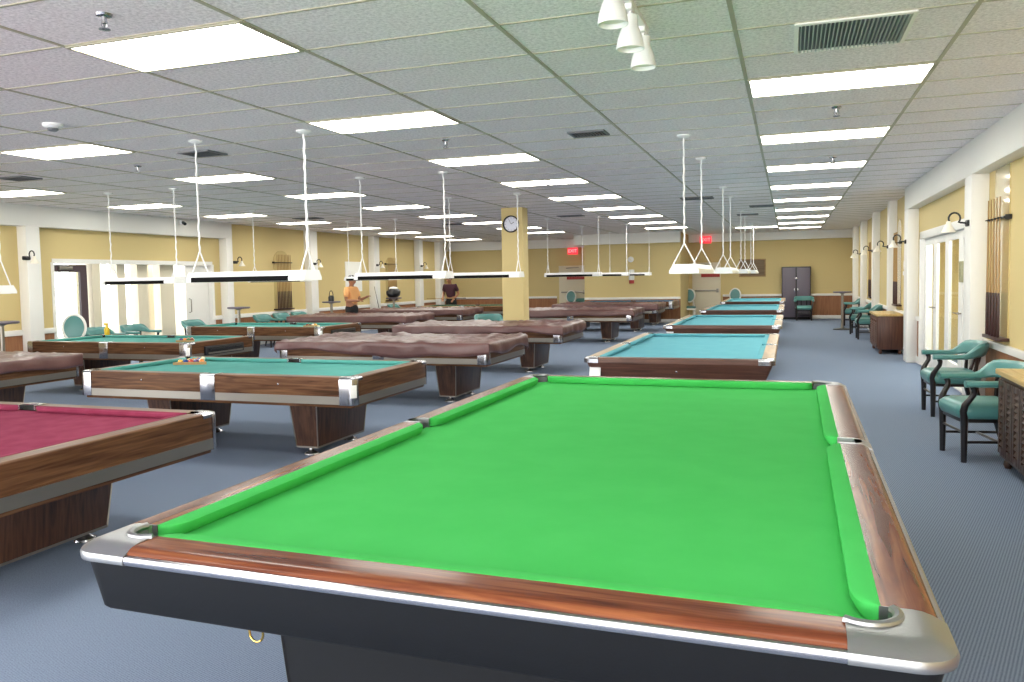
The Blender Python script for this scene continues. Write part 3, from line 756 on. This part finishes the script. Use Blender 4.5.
bm = BM(); lathe(bm, [(.018, .14), (.018, .165)], n=12); box(bm, -.055, .02, -.012, .012, .165, .195, .005); obj('nozzle', bm, M['yellow'], t)

# ------------------------------------------------------------------ captain chairs
def captain():
    t = thing('captain_chair', '', 'chair')
    bm = BM(); rslab(bm, .54, .52, .1, [(.05, .36), (.015, .368), (0, .395), (-.008, .425), (.0, .46), (.035, .488), (.07, .498), (.13, .503)], n=8); obj('seat', bm, M['vinyl'], t, ang=75)
    bm = BM(); rslab(bm, .48, .46, .06, [(0, .335), (0, .37)], n=4); obj('seat_frame', bm, M['blackwood'], t)
    # horseshoe arm and back rail
    N = 33; rings = []
    for i in range(N):
        s = -1 + 2 * i / (N - 1); a = abs(s)
        if a > .55:
            k = (a - .55) / .45; x = math.copysign(.285 + .01 * math.sin(k * PI), s); y = .1 - .33 * k
            tx, ty = 0, 1
        else:
            an = s / .55 * PI / 2; x = .285 * math.sin(an); y = .1 + .2 * math.cos(an)
        bk = max(0, min(1, (.62 - a) / .3)); bk = bk * bk * (3 - 2 * bk)
        zt = .69 + .125 * bk; zb = .635 + .02 * bk; wd = .042 if a < .97 else .032
        nx_, ny_ = (math.copysign(1, s), 0) if a > .55 else (math.sin(s / .55 * PI / 2), math.cos(s / .55 * PI / 2))
        lean = .045 * bk
        prof = []
        for q in range(10):
            b_ = 2 * PI * q / 10; w = math.cos(b_) * wd; h = (zt - zb) / 2
            zz = (zt + zb) / 2 + math.copysign(abs(math.sin(b_)) ** .7, math.sin(b_)) * h
            l2 = lean * (zz - zb) / max(.05, zt - zb)
            prof.append((x + nx_ * (w + l2), y + ny_ * (w + l2), zz))
        rings.append(prof)
    bm = BM(); loft(bm, rings); obj('backrest', bm, M['vinyl'], t)
    for s in (-1, 1):
        bm = BM(); tube(bm, [(s * .235, -.215, 0), (s * .235, -.215, .2), (s * .236, -.217, .36), (s * .242, -.225, .43), (s * .252, -.218, .48), (s * .268, -.19, .53), (s * .28, -.162, .575), (s * .285, -.158, .61), (s * .285, -.172, .65)], [.023, .027, .03, .031, .028, .024, .023, .024, .027], 10); obj('front_leg', bm, M['blackwood'], t)
        bm = BM(); tube(bm, [(s * .23, .29, 0), (s * .215, .21, .3), (s * .2, .2, .46)], [.02, .026, .026], 8); obj('rear_leg', bm, M['blackwood'], t)
        bm = BM(); tube(bm, [(s * .235, -.21, .17), (s * .222, .25, .17)], .012, 6); obj('stretcher', bm, M['blackwood'], t)
    bm = BM(); tube(bm, [(-.228, .06, .17), (.228, .06, .17)], .012, 6); tube(bm, [(-.23, -.215, .25), (.23, -.215, .25)], .011, 6); obj('stretcher', bm, M['blackwood'], t)
    for x in (-.21, -.09, .09, .21):
        y = .1 + .2 * math.cos(x / .3 * 1.2)
        bm = BM(); tube(bm, [(x * .95, .2, .4), (x, y - .015, .66)], [.02, .018], 6); obj('back_spindle', bm, M['blackwood'], t)
    return t
GC = 'teal captain chairs'
ch = captain(); ch.location = (1.55, 7.74, 0); ch.rotation_euler = (0, 0, -PI / 2 + .18); ch['group'] = GC
ch['label'] = 'teal captain chair tucked against the end of the near cabinet'
W_, E_, S_ = -PI / 2, PI / 2, 0   # facing west (-x), east, towards camera
for x, y, r, l in ((1.7, 10.0, W_ + .05, 'teal captain chair by the white post, behind the nearer chair'),
                   (1.78, 20.9, W_, 'teal captain chair just beyond the far cabinet on the right'), (1.76, 22.6, W_ - .15, 'teal captain chair second beyond the far cabinet, by the pedestal table'), (1.8, 26.2, W_, 'farthest teal captain chair along the right wall'),
                   (.5, 29.0, S_, 'teal captain chair facing us before the dark metal cabinet'),
                   (-12.3, 11.8, E_, 'teal captain chair behind the yellow bottle, at the lobby opening'), (-12.3, 12.7, E_, 'teal captain chair second along the lobby opening'), (-12.3, 14.4, E_, 'teal captain chair beside the white lobby door'),
                   (-12.3, 16.9, E_, 'teal captain chair just past the second left post'), (-12.3, 17.7, E_, 'teal captain chair left of the left-wall cue rack'), (-12.3, 18.5, E_, 'teal captain chair below the left-wall cue rack'), (-12.3, 24.0, E_, 'teal captain chair by the far left cue rack'),
                   (-6.25, 16.6, S_ + .6, 'teal captain chair in the gap left of the yellow pillar'), (-7.2, 29.0, S_, 'teal captain chair beside the left exit door')):
    dup(ch, (x, y, 0), r, l, GC)
# oval-back chairs
def oval():
    t = thing('oval_back_chair', '', 'chair')
    bm = BM(); lathe(bm, [(.0, -.03), (.19, -.03), (.2, 0), (.19, .025), (.1, .04)], n=28); xf(bm, Matrix.Translation((0, .23, .86)) @ Matrix.Rotation(PI / 2 - .12, 4, 'X') @ Matrix.Diagonal((.86, 1.1, 1, 1))); obj('back_pad', bm, M['vinyl'], t)
    bm = BM(); pts = [(.186 * math.cos(2 * PI * k / 28), .235 * math.sin(2 * PI * k / 28), 0) for k in range(29)]; tube(bm, pts, .025, 8, False); xf(bm, Matrix.Translation((0, .23, .86)) @ Matrix.Rotation(PI / 2 - .12, 4, 'X')); obj('back_frame', bm, M['white'], t)
    bm = BM(); rslab(bm, .5, .48, .16, [(.03, .41), (0, .43), (0, .46), (.06, .49)], n=6); obj('seat', bm, M['vinyl'], t)
    bm = BM(); rslab(bm, .5, .48, .16, [(.01, .35), (0, .36), (0, .41)], n=6); obj('seat_frame', bm, M['white'], t)
    for sx in (-1, 1):
        bm = BM(); tube(bm, [(sx * .19, .2, .36), (sx * .14, .235, .66)], .02, 8); obj('back_post', bm, M['white'], t)
        for sy in (-1, 1):
            bm = BM(); tube(bm, [(sx * .2, sy * .19, 0), (sx * .2, sy * .18, .37)], [.016, .025], 8); obj('leg', bm, M['white'], t)
    return t
ov = oval(); ov.location = (-12.0, 10.75, 0); ov.rotation_euler = (0, 0, .55); ov['group'] = 'oval-back chairs'
ov['label'] = 'white framed chair with round teal back before the bright lobby door'
for x, y, l in ((-7.85, 29.45, 'white framed round-back chair before the left exit door'), (-3.4, 29.45, 'white framed round-back chair left of the right exit door'), (-1.8, 29.45, 'white framed round-back chair right of the right exit door')):
    dup(ov, (x, y, 0), 0, l, 'oval-back chairs')
# pedestal tables
def pedestal():
    t = thing('pedestal_table', '', 'table')
    bm = BM(); lathe(bm, [(.23, 1.03), (.25, 1.04), (.25, 1.06), (.24, 1.07)], n=28); obj('table_top', bm, M['dkcab'], t)
    bm = BM(); lathe(bm, [(.05, .04), (.035, .1), (.035, 1.0), (.1, 1.03)], n=14); obj('column', bm, M['steel'], t)
    bm = BM(); lathe(bm, [(.24, 0), (.24, .02), (.06, .05)], n=24); obj('base', bm, M['black'], t)
    return t
pt = pedestal(); pt.location = (-11.75, 15.05, 0); pt['group'] = 'tall pedestal tables'; pt['label'] = 'tall pedestal table before the second left post'
for x, y, l in ((-11.75, 18.95, 'tall pedestal table left of the orange-shirted person'), (-11.75, 22.6, 'tall pedestal table with a dark bag on it, by the left wall'), (-11.75, 9.25, 'tall pedestal table at the left edge of the view'), (1.42, 24.2, 'tall pedestal table among the chairs along the right wall')):
    dup(pt, (x, y, 0), 0, l, 'tall pedestal tables')
t = thing('duffel_bag', 'dark bag with a white top heaped on a left-wall pedestal table', 'bag', (-11.75, 22.6, 1.07))
bm = BM(); bmesh.ops.create_icosphere(bm, subdivisions=3, radius=1)
for v in bm.verts: v.co = Vector((v.co.x * .2, v.co.y * .3, max(v.co.z, -.8) * .17 + .136)) * (1 + .12 * noise.noise(v.co * 2))
zm = min(v.co.z for v in bm.verts)
for v in bm.verts: v.co.z -= zm
obj('bag_body', bm, M['black'], t)
bm = BM(); bmesh.ops.create_icosphere(bm, subdivisions=2, radius=1)
for v in bm.verts: v.co = Vector((v.co.x * .14, v.co.y * .16, v.co.z * .05 + .29))
obj('bag_flap', bm, M['paper'], t)
t = thing('tote_bag', 'small dark bag standing on the pedestal table left of the orange shirt', 'bag', (-11.75, 18.95, 1.07), .4)
bm = BM(); rslab(bm, .14, .2, .04, [(0, 0), (0, .12), (.03, .16)], n=3); obj('bag_body', bm, M['black'], t)
bm = BM(); tube(bm, [(.05, 0, .14)] + [(.05 * math.cos(PI * i / 8), 0, .15 + .14 * math.sin(PI * i / 8)) for i in range(9)], .01, 6); obj('bag_handle', bm, M['black'], t)

# ------------------------------------------------------------------ cabinets on the right
def louver_cabinet(x0, x1, y0, y1, top, label, m, doors):
    t = thing('side_cabinet', label, 'cabinet', (0, 0, 0))
    t.location = ((x0 + x1) / 2, (y0 + y1) / 2, 0); cx, cy = t.location.x, t.location.y
    a0, a1, b0, b1 = x0 - cx, x1 - cx, y0 - cy, y1 - cy
    bm = BM(); box(bm, a0, a1, b0, b1, .09, top - .045, .006); obj('carcass', bm, m, t)
    bm = BM(); box(bm, a0 - .035, a1, b0 - .03, b1 + .03, top - .045, top, .01); obj('worktop', bm, M['oaktop'], t)
    w = (b1 - b0 - .04) / doors
    for i in range(doors):
        c = b0 + .02 + i * w
        bm = BM()
        for p, q, r, s in ((c + .006, c + .05, .13, top - .08), (c + w - .05, c + w - .006, .13, top - .08), (c + .055, c + w - .055, .13, .18), (c + .055, c + w - .055, top - .13, top - .08)):
            box(bm, a0 - .022, a0, p, q, r, s, .003)
        d = obj('door', bm, m, t)
        bm = BM(); z = .2
        while z < top - .15:
            loft(bm, [[(a0 - .022, yy, z), (a0 - .004, yy, z + .03), (a0 - .001, yy, z + .026), (a0 - .018, yy, z - .006)] for yy in (c + .05, c + w - .05)]); z += .048
        obj('louver_slats', bm, m, d, smooth=False)
    for fx in (a0 + .05, a1 - .05):
        for fy in (b0 + .05, b1 - .05):
            bm = BM(); lathe(bm, [(.022, 0), (.035, .03), (.03, .06), (.02, .07), (.03, .092)], (fx, fy, 0), 12); obj('bun_foot', bm, m, t)
louver_cabinet(1.62, 2.09, 5.6, 7.38, .80, 'dark louvred cabinet with golden wooden top at the right edge', M['louvwood'], 8)
louver_cabinet(1.64, 2.08, 17.0, 18.35, .78, 'dark wooden cabinet with golden top further along the right wall', M['cabwood'], 4)

# ------------------------------------------------------------------ cue racks and cues
def cue_rack(wx, y, z0, side, label, n, desc, width=.6, tall=2.05):
    """side=+1 on the right wall (faces -x)"""
    f = -side
    t = thing('cue_rack', label, 'cue rack', (wx, y, z0))
    bm = BM(); h = width / 2
    pts = [(-h, 0), (h, 0), (h, tall - h * .8)] + [(h * math.cos(a), tall - h * .8 + h * .8 * math.sin(a)) for a in [PI * i / 10 for i in range(1, 10)]] + [(-h, tall - h * .8)]
    prism(bm, pts, 0, .012); xf(bm, Matrix(((0, 0, f, 0), (1, 0, 0, 0), (0, 1, 0, 0), (0, 0, 0, 1)))); obj('back_panel', bm, M['acryl'], t)
    bm = BM(); box(bm, min(0, f * .11), max(0, f * .11), -h - .05, h + .05, .0, .035, .006); obj('base_shelf', bm, M['butt'], t)
    bm = BM(); box(bm, min(f * .05, f * .075), max(f * .05, f * .075), -h - .06, h + .06, 1.26, 1.285, .004)
    for k in range(n):
        yy = -h + .05 + (width - .1) * k / (n - 1)
        tube(bm, [(f * .07, yy - .022, 1.272), (f * .11, yy - .018, 1.272)], .006, 6); tube(bm, [(f * .07, yy + .022, 1.272), (f * .11, yy + .018, 1.272)], .006, 6)
    box(bm, min(0, f * .06), max(0, f * .06), -h - .06, -h - .02, 1.25, 1.30, .004); obj('cue_clip', bm, M['black'], t)
    bm = BM()
    for q in (-.16, .16): lathe(bm, [(.016, 0), (.016, .012), (.006, .018)], n=10) if False else None
    bm.free()
    order = list(range(n))
    for k in order:
        yy = y - h + .05 + (width - .1) * k / (n - 1)
        c = thing('cue_stick', 'cue stick %s in the rack %s' % (('standing at the left end' if (k == 0) != (side > 0) else 'standing at the right end') if k in (0, n - 1) else 'standing %s from the near end' % (ordn[k]), desc), 'cue', (wx + f * .085, yy, z0 + .0362), 0, 'cues in the rack ' + desc)
        bm = BM(); lathe(bm, [(.013, 0), (.0148, .01), (.0145, .3), (.0125, .46)], n=10); obj('butt', bm, M['butt'], c)
        bm = BM(); lathe(bm, [(.0125, .46), (.0105, .75), (.0065, 1.44), (.006, 1.45)], n=10); obj('shaft', bm, M['maple'], c)
cue_rack(XR, 9.72, .86, 1, 'wall cue rack with shiny arched top at the right edge', 5, 'at the right edge')
cue_rack(XR, 17.98, .9, 1, 'wall cue rack above the far cabinet on the right', 5, 'above the far right cabinet', .6, 1.75)
cue_rack(XL, 18.5, .87, -1, 'wall cue rack on the left wall beyond the second white post', 10, 'on the left wall', .7, 1.6)
cue_rack(XL, 24.8, .9, -1, 'farther wall cue rack on the left wall, behind the pedestal table', 10, 'far along the left wall', .7, 1.5)
cue_rack(XR, 23.4, .9, 1, 'farthest wall cue rack on the right wall', 5, 'far along the right wall', .6, 1.5)

# ------------------------------------------------------------------ sconces
def sconce():
    t = thing('wall_sconce', '', 'wall lamp')   # mounted on a wall whose face looks to +x
    bm = BM(); rslab(bm, .07, .16, .02, [(0, 0), (0, .015), (.015, .022)], n=3); xf(bm, Matrix.Rotation(PI / 2, 4, 'Y') @ Matrix.Rotation(PI / 2, 4, 'Z') @ Matrix.Rotation(PI / 2, 4, 'Z')); obj('wall_plate', bm, M['black'], t)
    bm = BM(); tube(bm, [(.0, 0, 0), (.08, 0, .01)] + [(.14 + .06 * math.cos(a), 0, .06 + .065 * math.sin(a)) for a in [PI * (1.3 - i * .13) - PI * .55 + PI * .5 for i in range(12)]] + [(.2, 0, .02)], .011, 8); obj('arm', bm, M['black'], t)
    bm = BM(); lathe(bm, [(.018, .03), (.025, .02), (.028, -.01), (.046, -.04), (.068, -.075), (.08, -.1), (.076, -.1), (.042, -.045), (.018, -.02)], (.2, 0, 0), 20, (True, False)); obj('lamp_shade', bm, M['lens'], t)
    return t
GS = 'gooseneck wall lamps'
sn = sconce(); sn.location = (1.95, 10.5, 2.14); sn.rotation_euler = (0, 0, PI); sn['group'] = GS; sn['label'] = 'black gooseneck wall lamp on the nearest right post'
for x, y, r, l in ((1.95, 15.7, PI, 'gooseneck wall lamp on the right post beyond the glass doors'), (1.97, 18.6, PI, 'gooseneck wall lamp on the third right post'), (1.97, 21.9, PI, 'gooseneck wall lamp on the fourth right post'), (1.97, 25.3, PI, 'farthest gooseneck wall lamp on the right'),
                   (XL + .22, 10.6, 0, 'black wall lamp on the nearest left post'), (XL + .22, 16.3, 0, 'black wall lamp on the left post beyond the lobby opening'), (XL + .22, 19.78, 0, 'black wall lamp on the third left post'), (XL + .22, 23.48, 0, 'black wall lamp on the fourth left post'), (XL + .22, 26.85, 0, 'farthest black wall lamp on the left')):
    dup(sn, (x, y, 2.12), r, l, GS)
dup(sn, (-15.5, 12.7, 1.45), 0, 'wall lamp on a cream column inside the lobby', GS)

# ------------------------------------------------------------------ wall items
def plate_x(name, x, y, z, sy, sz, m, label, cat, fx, frame=None):
    t = thing(name, label, cat, (x, y, z))
    bm = BM(); box(bm, min(0, fx * .015), max(0, fx * .015), -sy / 2, sy / 2, -sz / 2, sz / 2, .004); obj('sheet', bm, m, t)
    bm = BM()
    for a, c, d, e in ((-sy / 2 - .02, -sy / 2, -sz / 2 - .02, sz / 2 + .02), (sy / 2, sy / 2 + .02, -sz / 2 - .02, sz / 2 + .02), (-sy / 2, sy / 2, sz / 2, sz / 2 + .02), (-sy / 2, sy / 2, -sz / 2 - .02, -sz / 2)):
        box(bm, min(0, fx * .025), max(0, fx * .025), a, c, d, e)
    obj('frame', bm, frame or m, t, smooth=False)
plate_x('notice', XR + .05, 11.95, 1.58, .36, .24, M['sage'], 'small greenish framed notice on the glass door by the nearest post', 'notice', -1)
plate_x('notice_board', XL, 22.3, 1.75, .95, .9, M['paper'], 'large white sheet on the left wall behind the orange-shirted person', 'board', 1)
t = thing('thermostat', 'small white thermostat on the right wall past the glass doors', 'thermostat', (XR + .004, 17.1, 1.72))
bm = BM(); lathe(bm, [(.11, 0), (.11, .02), (.09, .035), (.03, .04)], n=24); xf(bm, Matrix.Rotation(-PI / 2, 4, 'Y')); obj('cover', bm, M['plastic'], t)
bm = BM(); box(bm, -.05, -.0, -.04, .04, -.2, -.12, .006); obj('control_box', bm, M['plastic'], t)
# pillar clock
t = thing('wall_clock', 'round wall clock with black rim high on the yellow pillar', 'clock', (-5.44, 15.8, 2.73))
RX_ = Matrix.Rotation(PI / 2, 4, 'X')
bm = BM(); lathe(bm, [(.165, 0), (.178, .01), (.178, .035), (.16, .045), (.15, .03), (.15, .01)], n=36, caps=(True, False)); xf(bm, RX_); obj('rim', bm, M['black'], t)
bm = BM(); lathe(bm, [(.152, .012), (.001, .013)], n=36); xf(bm, RX_); fc = obj('face', bm, M['mirror'], t)
bm = BM()
for k in range(12):
    a = PI / 6 * k; l_ = .022; p, q = .118, .118 + l_
    tube(bm, [(p * math.sin(a), -.015, p * math.cos(a)), (q * math.sin(a), -.015, q * math.cos(a))], .004, 4)
obj('hour_marks', bm, M['black'], fc, smooth=False)
bm = BM(); tube(bm, [(0, -.018, 0), (.065, -.018, .04)], .005, 4); obj('hour_hand', bm, M['black'], t)
bm = BM(); tube(bm, [(0, -.02, 0), (-.05, -.02, .1)], .0035, 4); obj('minute_hand', bm, M['black'], t)
# dark metal cabinet
t = thing('metal_cabinet', 'tall dark grey two-door metal cabinet against the back wall', 'cabinet', (.25, 29.72, 0))
bm = BM(); box(bm, -.475, .475, -.25, .25, 0, 1.83, .006); obj('cabinet_body', bm, M['black'], t)
for s in (-1, 1):
    bm = BM(); box(bm, s * .235 - .215, s * .235 + .215, -.275, -.25, .08, 1.79, .006); d_ = obj('door', bm, M['dkcab'], t)
    bm = BM(); box(bm, s * .05 - .018, s * .05 + .018, -.3, -.275, .95, 1.08, .005); obj('handle', bm, M['chrome'], d_)
bm = BM(); lathe(bm, [(.04, 0), (.04, .02), (.015, .03)], n=14); xf(bm, Matrix.Translation((0, -.275, 1.42)) @ RX_); obj('lock', bm, M['chrome'], t)
# framed board on back wall
t = thing('wall_panel', 'wide brown framed board on the back wall left of the metal cabinet', 'board', (-1.22, YB, 1.82))
bm = BM(); box(bm, -.42, .42, -.03, 0, -.28, .28, .004); obj('board_face', bm, M['board'], t)
bm = BM()
for a in ((-.46, -.42, -.32, .32), (.42, .46, -.32, .32), (-.42, .42, .28, .32), (-.42, .42, -.32, -.28)): box(bm, a[0], a[1], -.045, 0, a[2], a[3])
obj('frame', bm, M['oak_x'], t, smooth=False)
t = thing('wall_dispenser', 'slim white dispenser with reddish base on the boxed-out wall', 'dispenser', (-5.1, BY, 1.35))
bm = BM(); box(bm, -.09, .09, -.12, 0, .12, .48, .02); obj('dispenser_body', bm, M['paper'], t)
bm = BM(); box(bm, -.08, .08, -.1, 0, 0, .12, .01); obj('drip_base', bm, M['red'], t)
t = thing('alarm_strobe', 'small round white alarm high on the boxed-out wall', 'alarm', (-5.13, BY + .004, 2.18))
bm = BM(); lathe(bm, [(.1, 0), (.1, .03), (.07, .05)], n=20); xf(bm, RX_); obj('alarm_housing', bm, M['plastic'], t)
bm = BM(); lathe(bm, [(.04, .05), (.03, .08)], n=14); xf(bm, RX_); obj('alarm_lens', bm, M['lens'], t)

# ------------------------------------------------------------------ people
def skin(name, verts, edges, radii, m, parent, sub=2, root=0):
    me = bpy.data.meshes.new(name); me.from_pydata([Vector(v) for v in verts], edges, [])
    o = bpy.data.objects.new(name, me); COL.objects.link(o)
    o.modifiers.new('s', 'SKIN'); 
    for i, r in enumerate(radii):
        sv = me.skin_vertices[0].data[i]; sv.radius = (r, r) if not isinstance(r, tuple) else r
        sv.use_root = (i == root)
    md = o.modifiers.new('d', 'SUBSURF'); md.levels = md.render_levels = sub
    dg = bpy.context.evaluated_depsgraph_get(); dg.update()
    m2 = bpy.data.meshes.new_from_object(o.evaluated_get(dg)); bpy.data.objects.remove(o)
    for p in m2.polygons: p.use_smooth = True
    m2.materials.clear(); m2.materials.append(m)
    r = bpy.data.objects.new(name, m2); COL.objects.link(r); r.parent = parent
    return r
def person(loc, rz, label, shirt, lhand, rhand, lel, rel, lean=0., headtilt=0., skinm=None):
    """faces local -y; about 1.72 m"""
    t = thing('person', label, 'person', loc, rz)
    def B(p):   # bend forward above the hips
        x, y, z = p
        if z > .95 and lean:
            d = z - .95; return (x, y - d * math.sin(lean), .95 + d * math.cos(lean))
        return p
    v, e, r = [], [], []
    def add(p, rad, par=None):
        v.append(p); r.append(rad)
        if par is not None: e.append((par, len(v) - 1))
        return len(v) - 1
    pel = add((0, 0, .95), .135); wst = add(B((0, 0, 1.1)), .13, pel); che = add(B((0, -.01, 1.3)), .145, wst); nb = add(B((0, 0, 1.45)), .07, che)
    nk = add(B((0, -.01, 1.5)), .055, nb); hx = headtilt
    hd = Vector(B((0, -.03, 1.56)))
    h1 = add(tuple(hd), .075, nk); h2 = add((hd.x, hd.y - .04 * hx - .01, hd.z + .07), .098, h1); h3 = add((hd.x, hd.y - .09 * hx + .01, hd.z + .145), .07, h2)
    nose = add((hd.x, hd.y - .118 - .03 * hx, hd.z + .045 - .03 * hx), .014, h2)
    for s in (-1, 1): add((s * .105, hd.y + .0, hd.z + .06), .016, h2)
    for s, el, ha in ((-1, lel, lhand), (1, rel, rhand)):
        sh = add(B((s * .19, 0, 1.41)), .06, che); eb = add(el, .043, sh); wr = add(ha, .03, eb)
        d = (Vector(ha) - Vector(el)).normalized(); pm = Vector(ha) + d * .07
        pmi = add(tuple(pm), .036, wr)
        side = d.cross(Vector((0, 0, 1))).normalized() if abs(d.z) < .9 else Vector((1, 0, 0))
        for k, (o_, ln) in enumerate(((-.03, .07), (-.01, .082), (.01, .078), (.03, .06))):
            f1 = add(tuple(pm + side * o_ + d * .035), .0095, pmi); f2 = add(tuple(pm + side * o_ * 1.15 + d * (.035 + ln * .55) + Vector((0, 0, -.008))), .0085, f1); add(tuple(pm + side * o_ * 1.2 + d * (.03 + ln) + Vector((0, 0, -.03))), .0075, f2)
        th = add(tuple(Vector(ha) + d * .04 + side * .04 * -s), .011, wr); add(tuple(Vector(ha) + d * .085 + side * .06 * -s), .009, th)
        hp = add((s * .1, 0, .86), .09, pel); kn = add((s * .12, -.02, .48), .06, hp); an = add((s * .125, .02, .09), .04, kn); add((s * .135, -.13, .04), .035, an)
    body = skin('body', v, e, r, skinm or M['skin'], t)
    # hair
    bm = BM(); bmesh.ops.create_icosphere(bm, subdivisions=3, radius=1)
    hc = Vector((hd.x, hd.y + .015 - .05 * hx, hd.z + .09))
    for q in bm.verts:
        c = q.co.copy()
        if c.y < -.35 and c.z < .45: c.y = -.35
        if c.z < -.35: c.z = -.35
        q.co = Vector((c.x * .108, c.y * .115, c.z * .115)) + hc
    obj('hair', bm, M['hair'], body)
    # eyes and mouth
    bm = BM()
    for s in (-1, 1): bmesh.ops.create_icosphere(bm, subdivisions=1, radius=.011, matrix=Matrix.Translation((hd.x + s * .034, hd.y - .098 - .035 * hx, hd.z + .075)))
    obj('eyes', bm, M['hair'], body)
    bm = BM(); tube(bm, [(-.025, hd.y - .09, hd.z + .005), (0, hd.y - .1, hd.z + .003), (.025, hd.y - .09, hd.z + .005)], .005, 5); obj('mouth', bm, M['red'], body)
    # shirt
    v, e, r = [], [], []
    p0 = add((0, 0, .98), .155); p1 = add(B((0, 0, 1.13)), .162, p0); p2 = add(B((0, -.01, 1.3)), .17, p1); p3 = add(B((0, 0, 1.43)), .095, p2); add(B((0, 0, 1.475)), .068, p3)
    for s, el in ((-1, lel), (1, rel)):
        a = add(B((s * .19, 0, 1.405)), .08, p2); m_ = Vector(B((s * .19, 0, 1.405))).lerp(Vector(el), .75); add(tuple(m_), .068, a)
    obj_ = skin('shirt', v, e, r, shirt, t)
    v, e, r = [], [], []
    p00 = add((0, 0, 1.07), .15); p0 = add((0, 0, .95), .158, p00)
    for s in (-1, 1):
        a = add((s * .1, 0, .84), .11, p0); k_ = add((s * .12, -.02, .48), .08, a); add((s * .125, .02, .1), .062, k_)
    skin('trousers', v, e, r, M['trousers'], t)
    for s in (-1, 1):
        bm = BM(); rslab(bm, .1, .28, .045, [(0, 0), (0, .03), (.012, .07), (.035, .1)], cx=s * .13, cy=-.06, n=4); obj('shoe', bm, M['black'], t)
    return t
person((-10.42, 17.75, 0), PI / 2 - .1 + .0, 'person in an orange polo shirt standing side-on among the covered tables, hand held out', M['orange'], (-.2, -.3, 1.12), (.14, -.35, 1.2), (-.26, -.02, 1.12), (.25, -.08, 1.12))
person((-10.62, 24.55, 0), 0, 'person in a dark red shirt looking down, holding a cue across the table', M['plum'], (-.2, -.22, .99), (.2, -.2, .98), (-.27, -.0, 1.13), (.27, -.0, 1.13), .16, 1.0)
c = thing('cue_stick', 'cue stick held level by the person in dark red', 'cue', (-10.57, 24.22, .985))
bm = BM(); tube(bm, [(.62, 0, 0), (.2, 0, .0)], [.014, .0125], 8); obj('butt', bm, M['butt'], c)
bm = BM(); tube(bm, [(.2, 0, 0), (-.8, 0, .0)], [.0125, .006], 8); obj('shaft', bm, M['maple'], c)
c = thing('cue_stick', 'dark cue stick leaning against the fourth left post', 'cue', (XL + .55, 23.2, 0))
bm = BM(); tube(bm, [(.0, 0, 0), (-.1, 0, .46)], [.014, .0125], 8); obj('butt', bm, M['butt'], c)
bm = BM(); tube(bm, [(-.1, 0, .46), (-.31, 0, 1.42)], [.0125, .006], 8); obj('shaft', bm, M['butt'], c)

# ------------------------------------------------------------------ light, world, camera
w = bpy.data.worlds.new('daylight_and_fill'); sc.world = w; w.use_nodes = True
bg = w.node_tree.nodes['Background']; bg.inputs['Color'].default_value = (1.0, .985, .95, 1); bg.inputs['Strength'].default_value = 4.6  # white world: behind the lobby windows, and added fill through the open rear
def area(name, loc, sx, sy, power, rot=(0, 0, 0)):
    l = bpy.data.lights.new(name, 'AREA'); l.shape = 'RECTANGLE'; l.size = sx; l.size_y = sy; l.energy = power; l.color = (1, .97, .9)
    o = bpy.data.objects.new(name, l); COL.objects.link(o); o.location = loc; o.rotation_euler = rot
area('corridor_fill', (3.2, 13.2, 2.58), .6, 3.0, 95)  # added light, no visible fitting; brightens the corridor behind the glass doors
area('lobby_area_light', (-15.8, 14.2, 2.48), 2.0, 5.0, 250)  # area light just under the lobby ceiling, no fitting modelled

cam = bpy.data.cameras.new('camera'); co = bpy.data.objects.new('camera', cam); COL.objects.link(co); sc.camera = co
f_, yaw, pitch, roll = 798.98, .3396, .0568, -.0184
cy_, sy_ = math.cos(yaw), math.sin(yaw); cp, sp = math.cos(pitch), math.sin(pitch); cr, sr = math.cos(roll), math.sin(roll)
fw = Vector((-sy_ * cp, cy_ * cp, -sp)); rt = Vector((cy_, sy_, 0)); up = rt.cross(fw)
r_ = rt * cr + up * sr; u_ = -rt * sr + up * cr
m4 = Matrix(((r_.x, u_.x, -fw.x, 0), (r_.y, u_.y, -fw.y, 0), (r_.z, u_.z, -fw.z, 1.6), (0, 0, 0, 1)))
co.matrix_world = m4
cam.sensor_width = 36; cam.sensor_fit = 'HORIZONTAL'; cam.lens = f_ * 36 / 1024
cam.shift_x = (512 - 506.70) / 1024; cam.shift_y = (324.03 - 341) / 1024
cam.clip_start = .05; cam.clip_end = 200
vs = sc.view_settings; vs.view_transform = 'Standard'; vs.look = 'None'; vs.gamma = 1; vs.use_curve_mapping = False
vs.exposure = 0.88
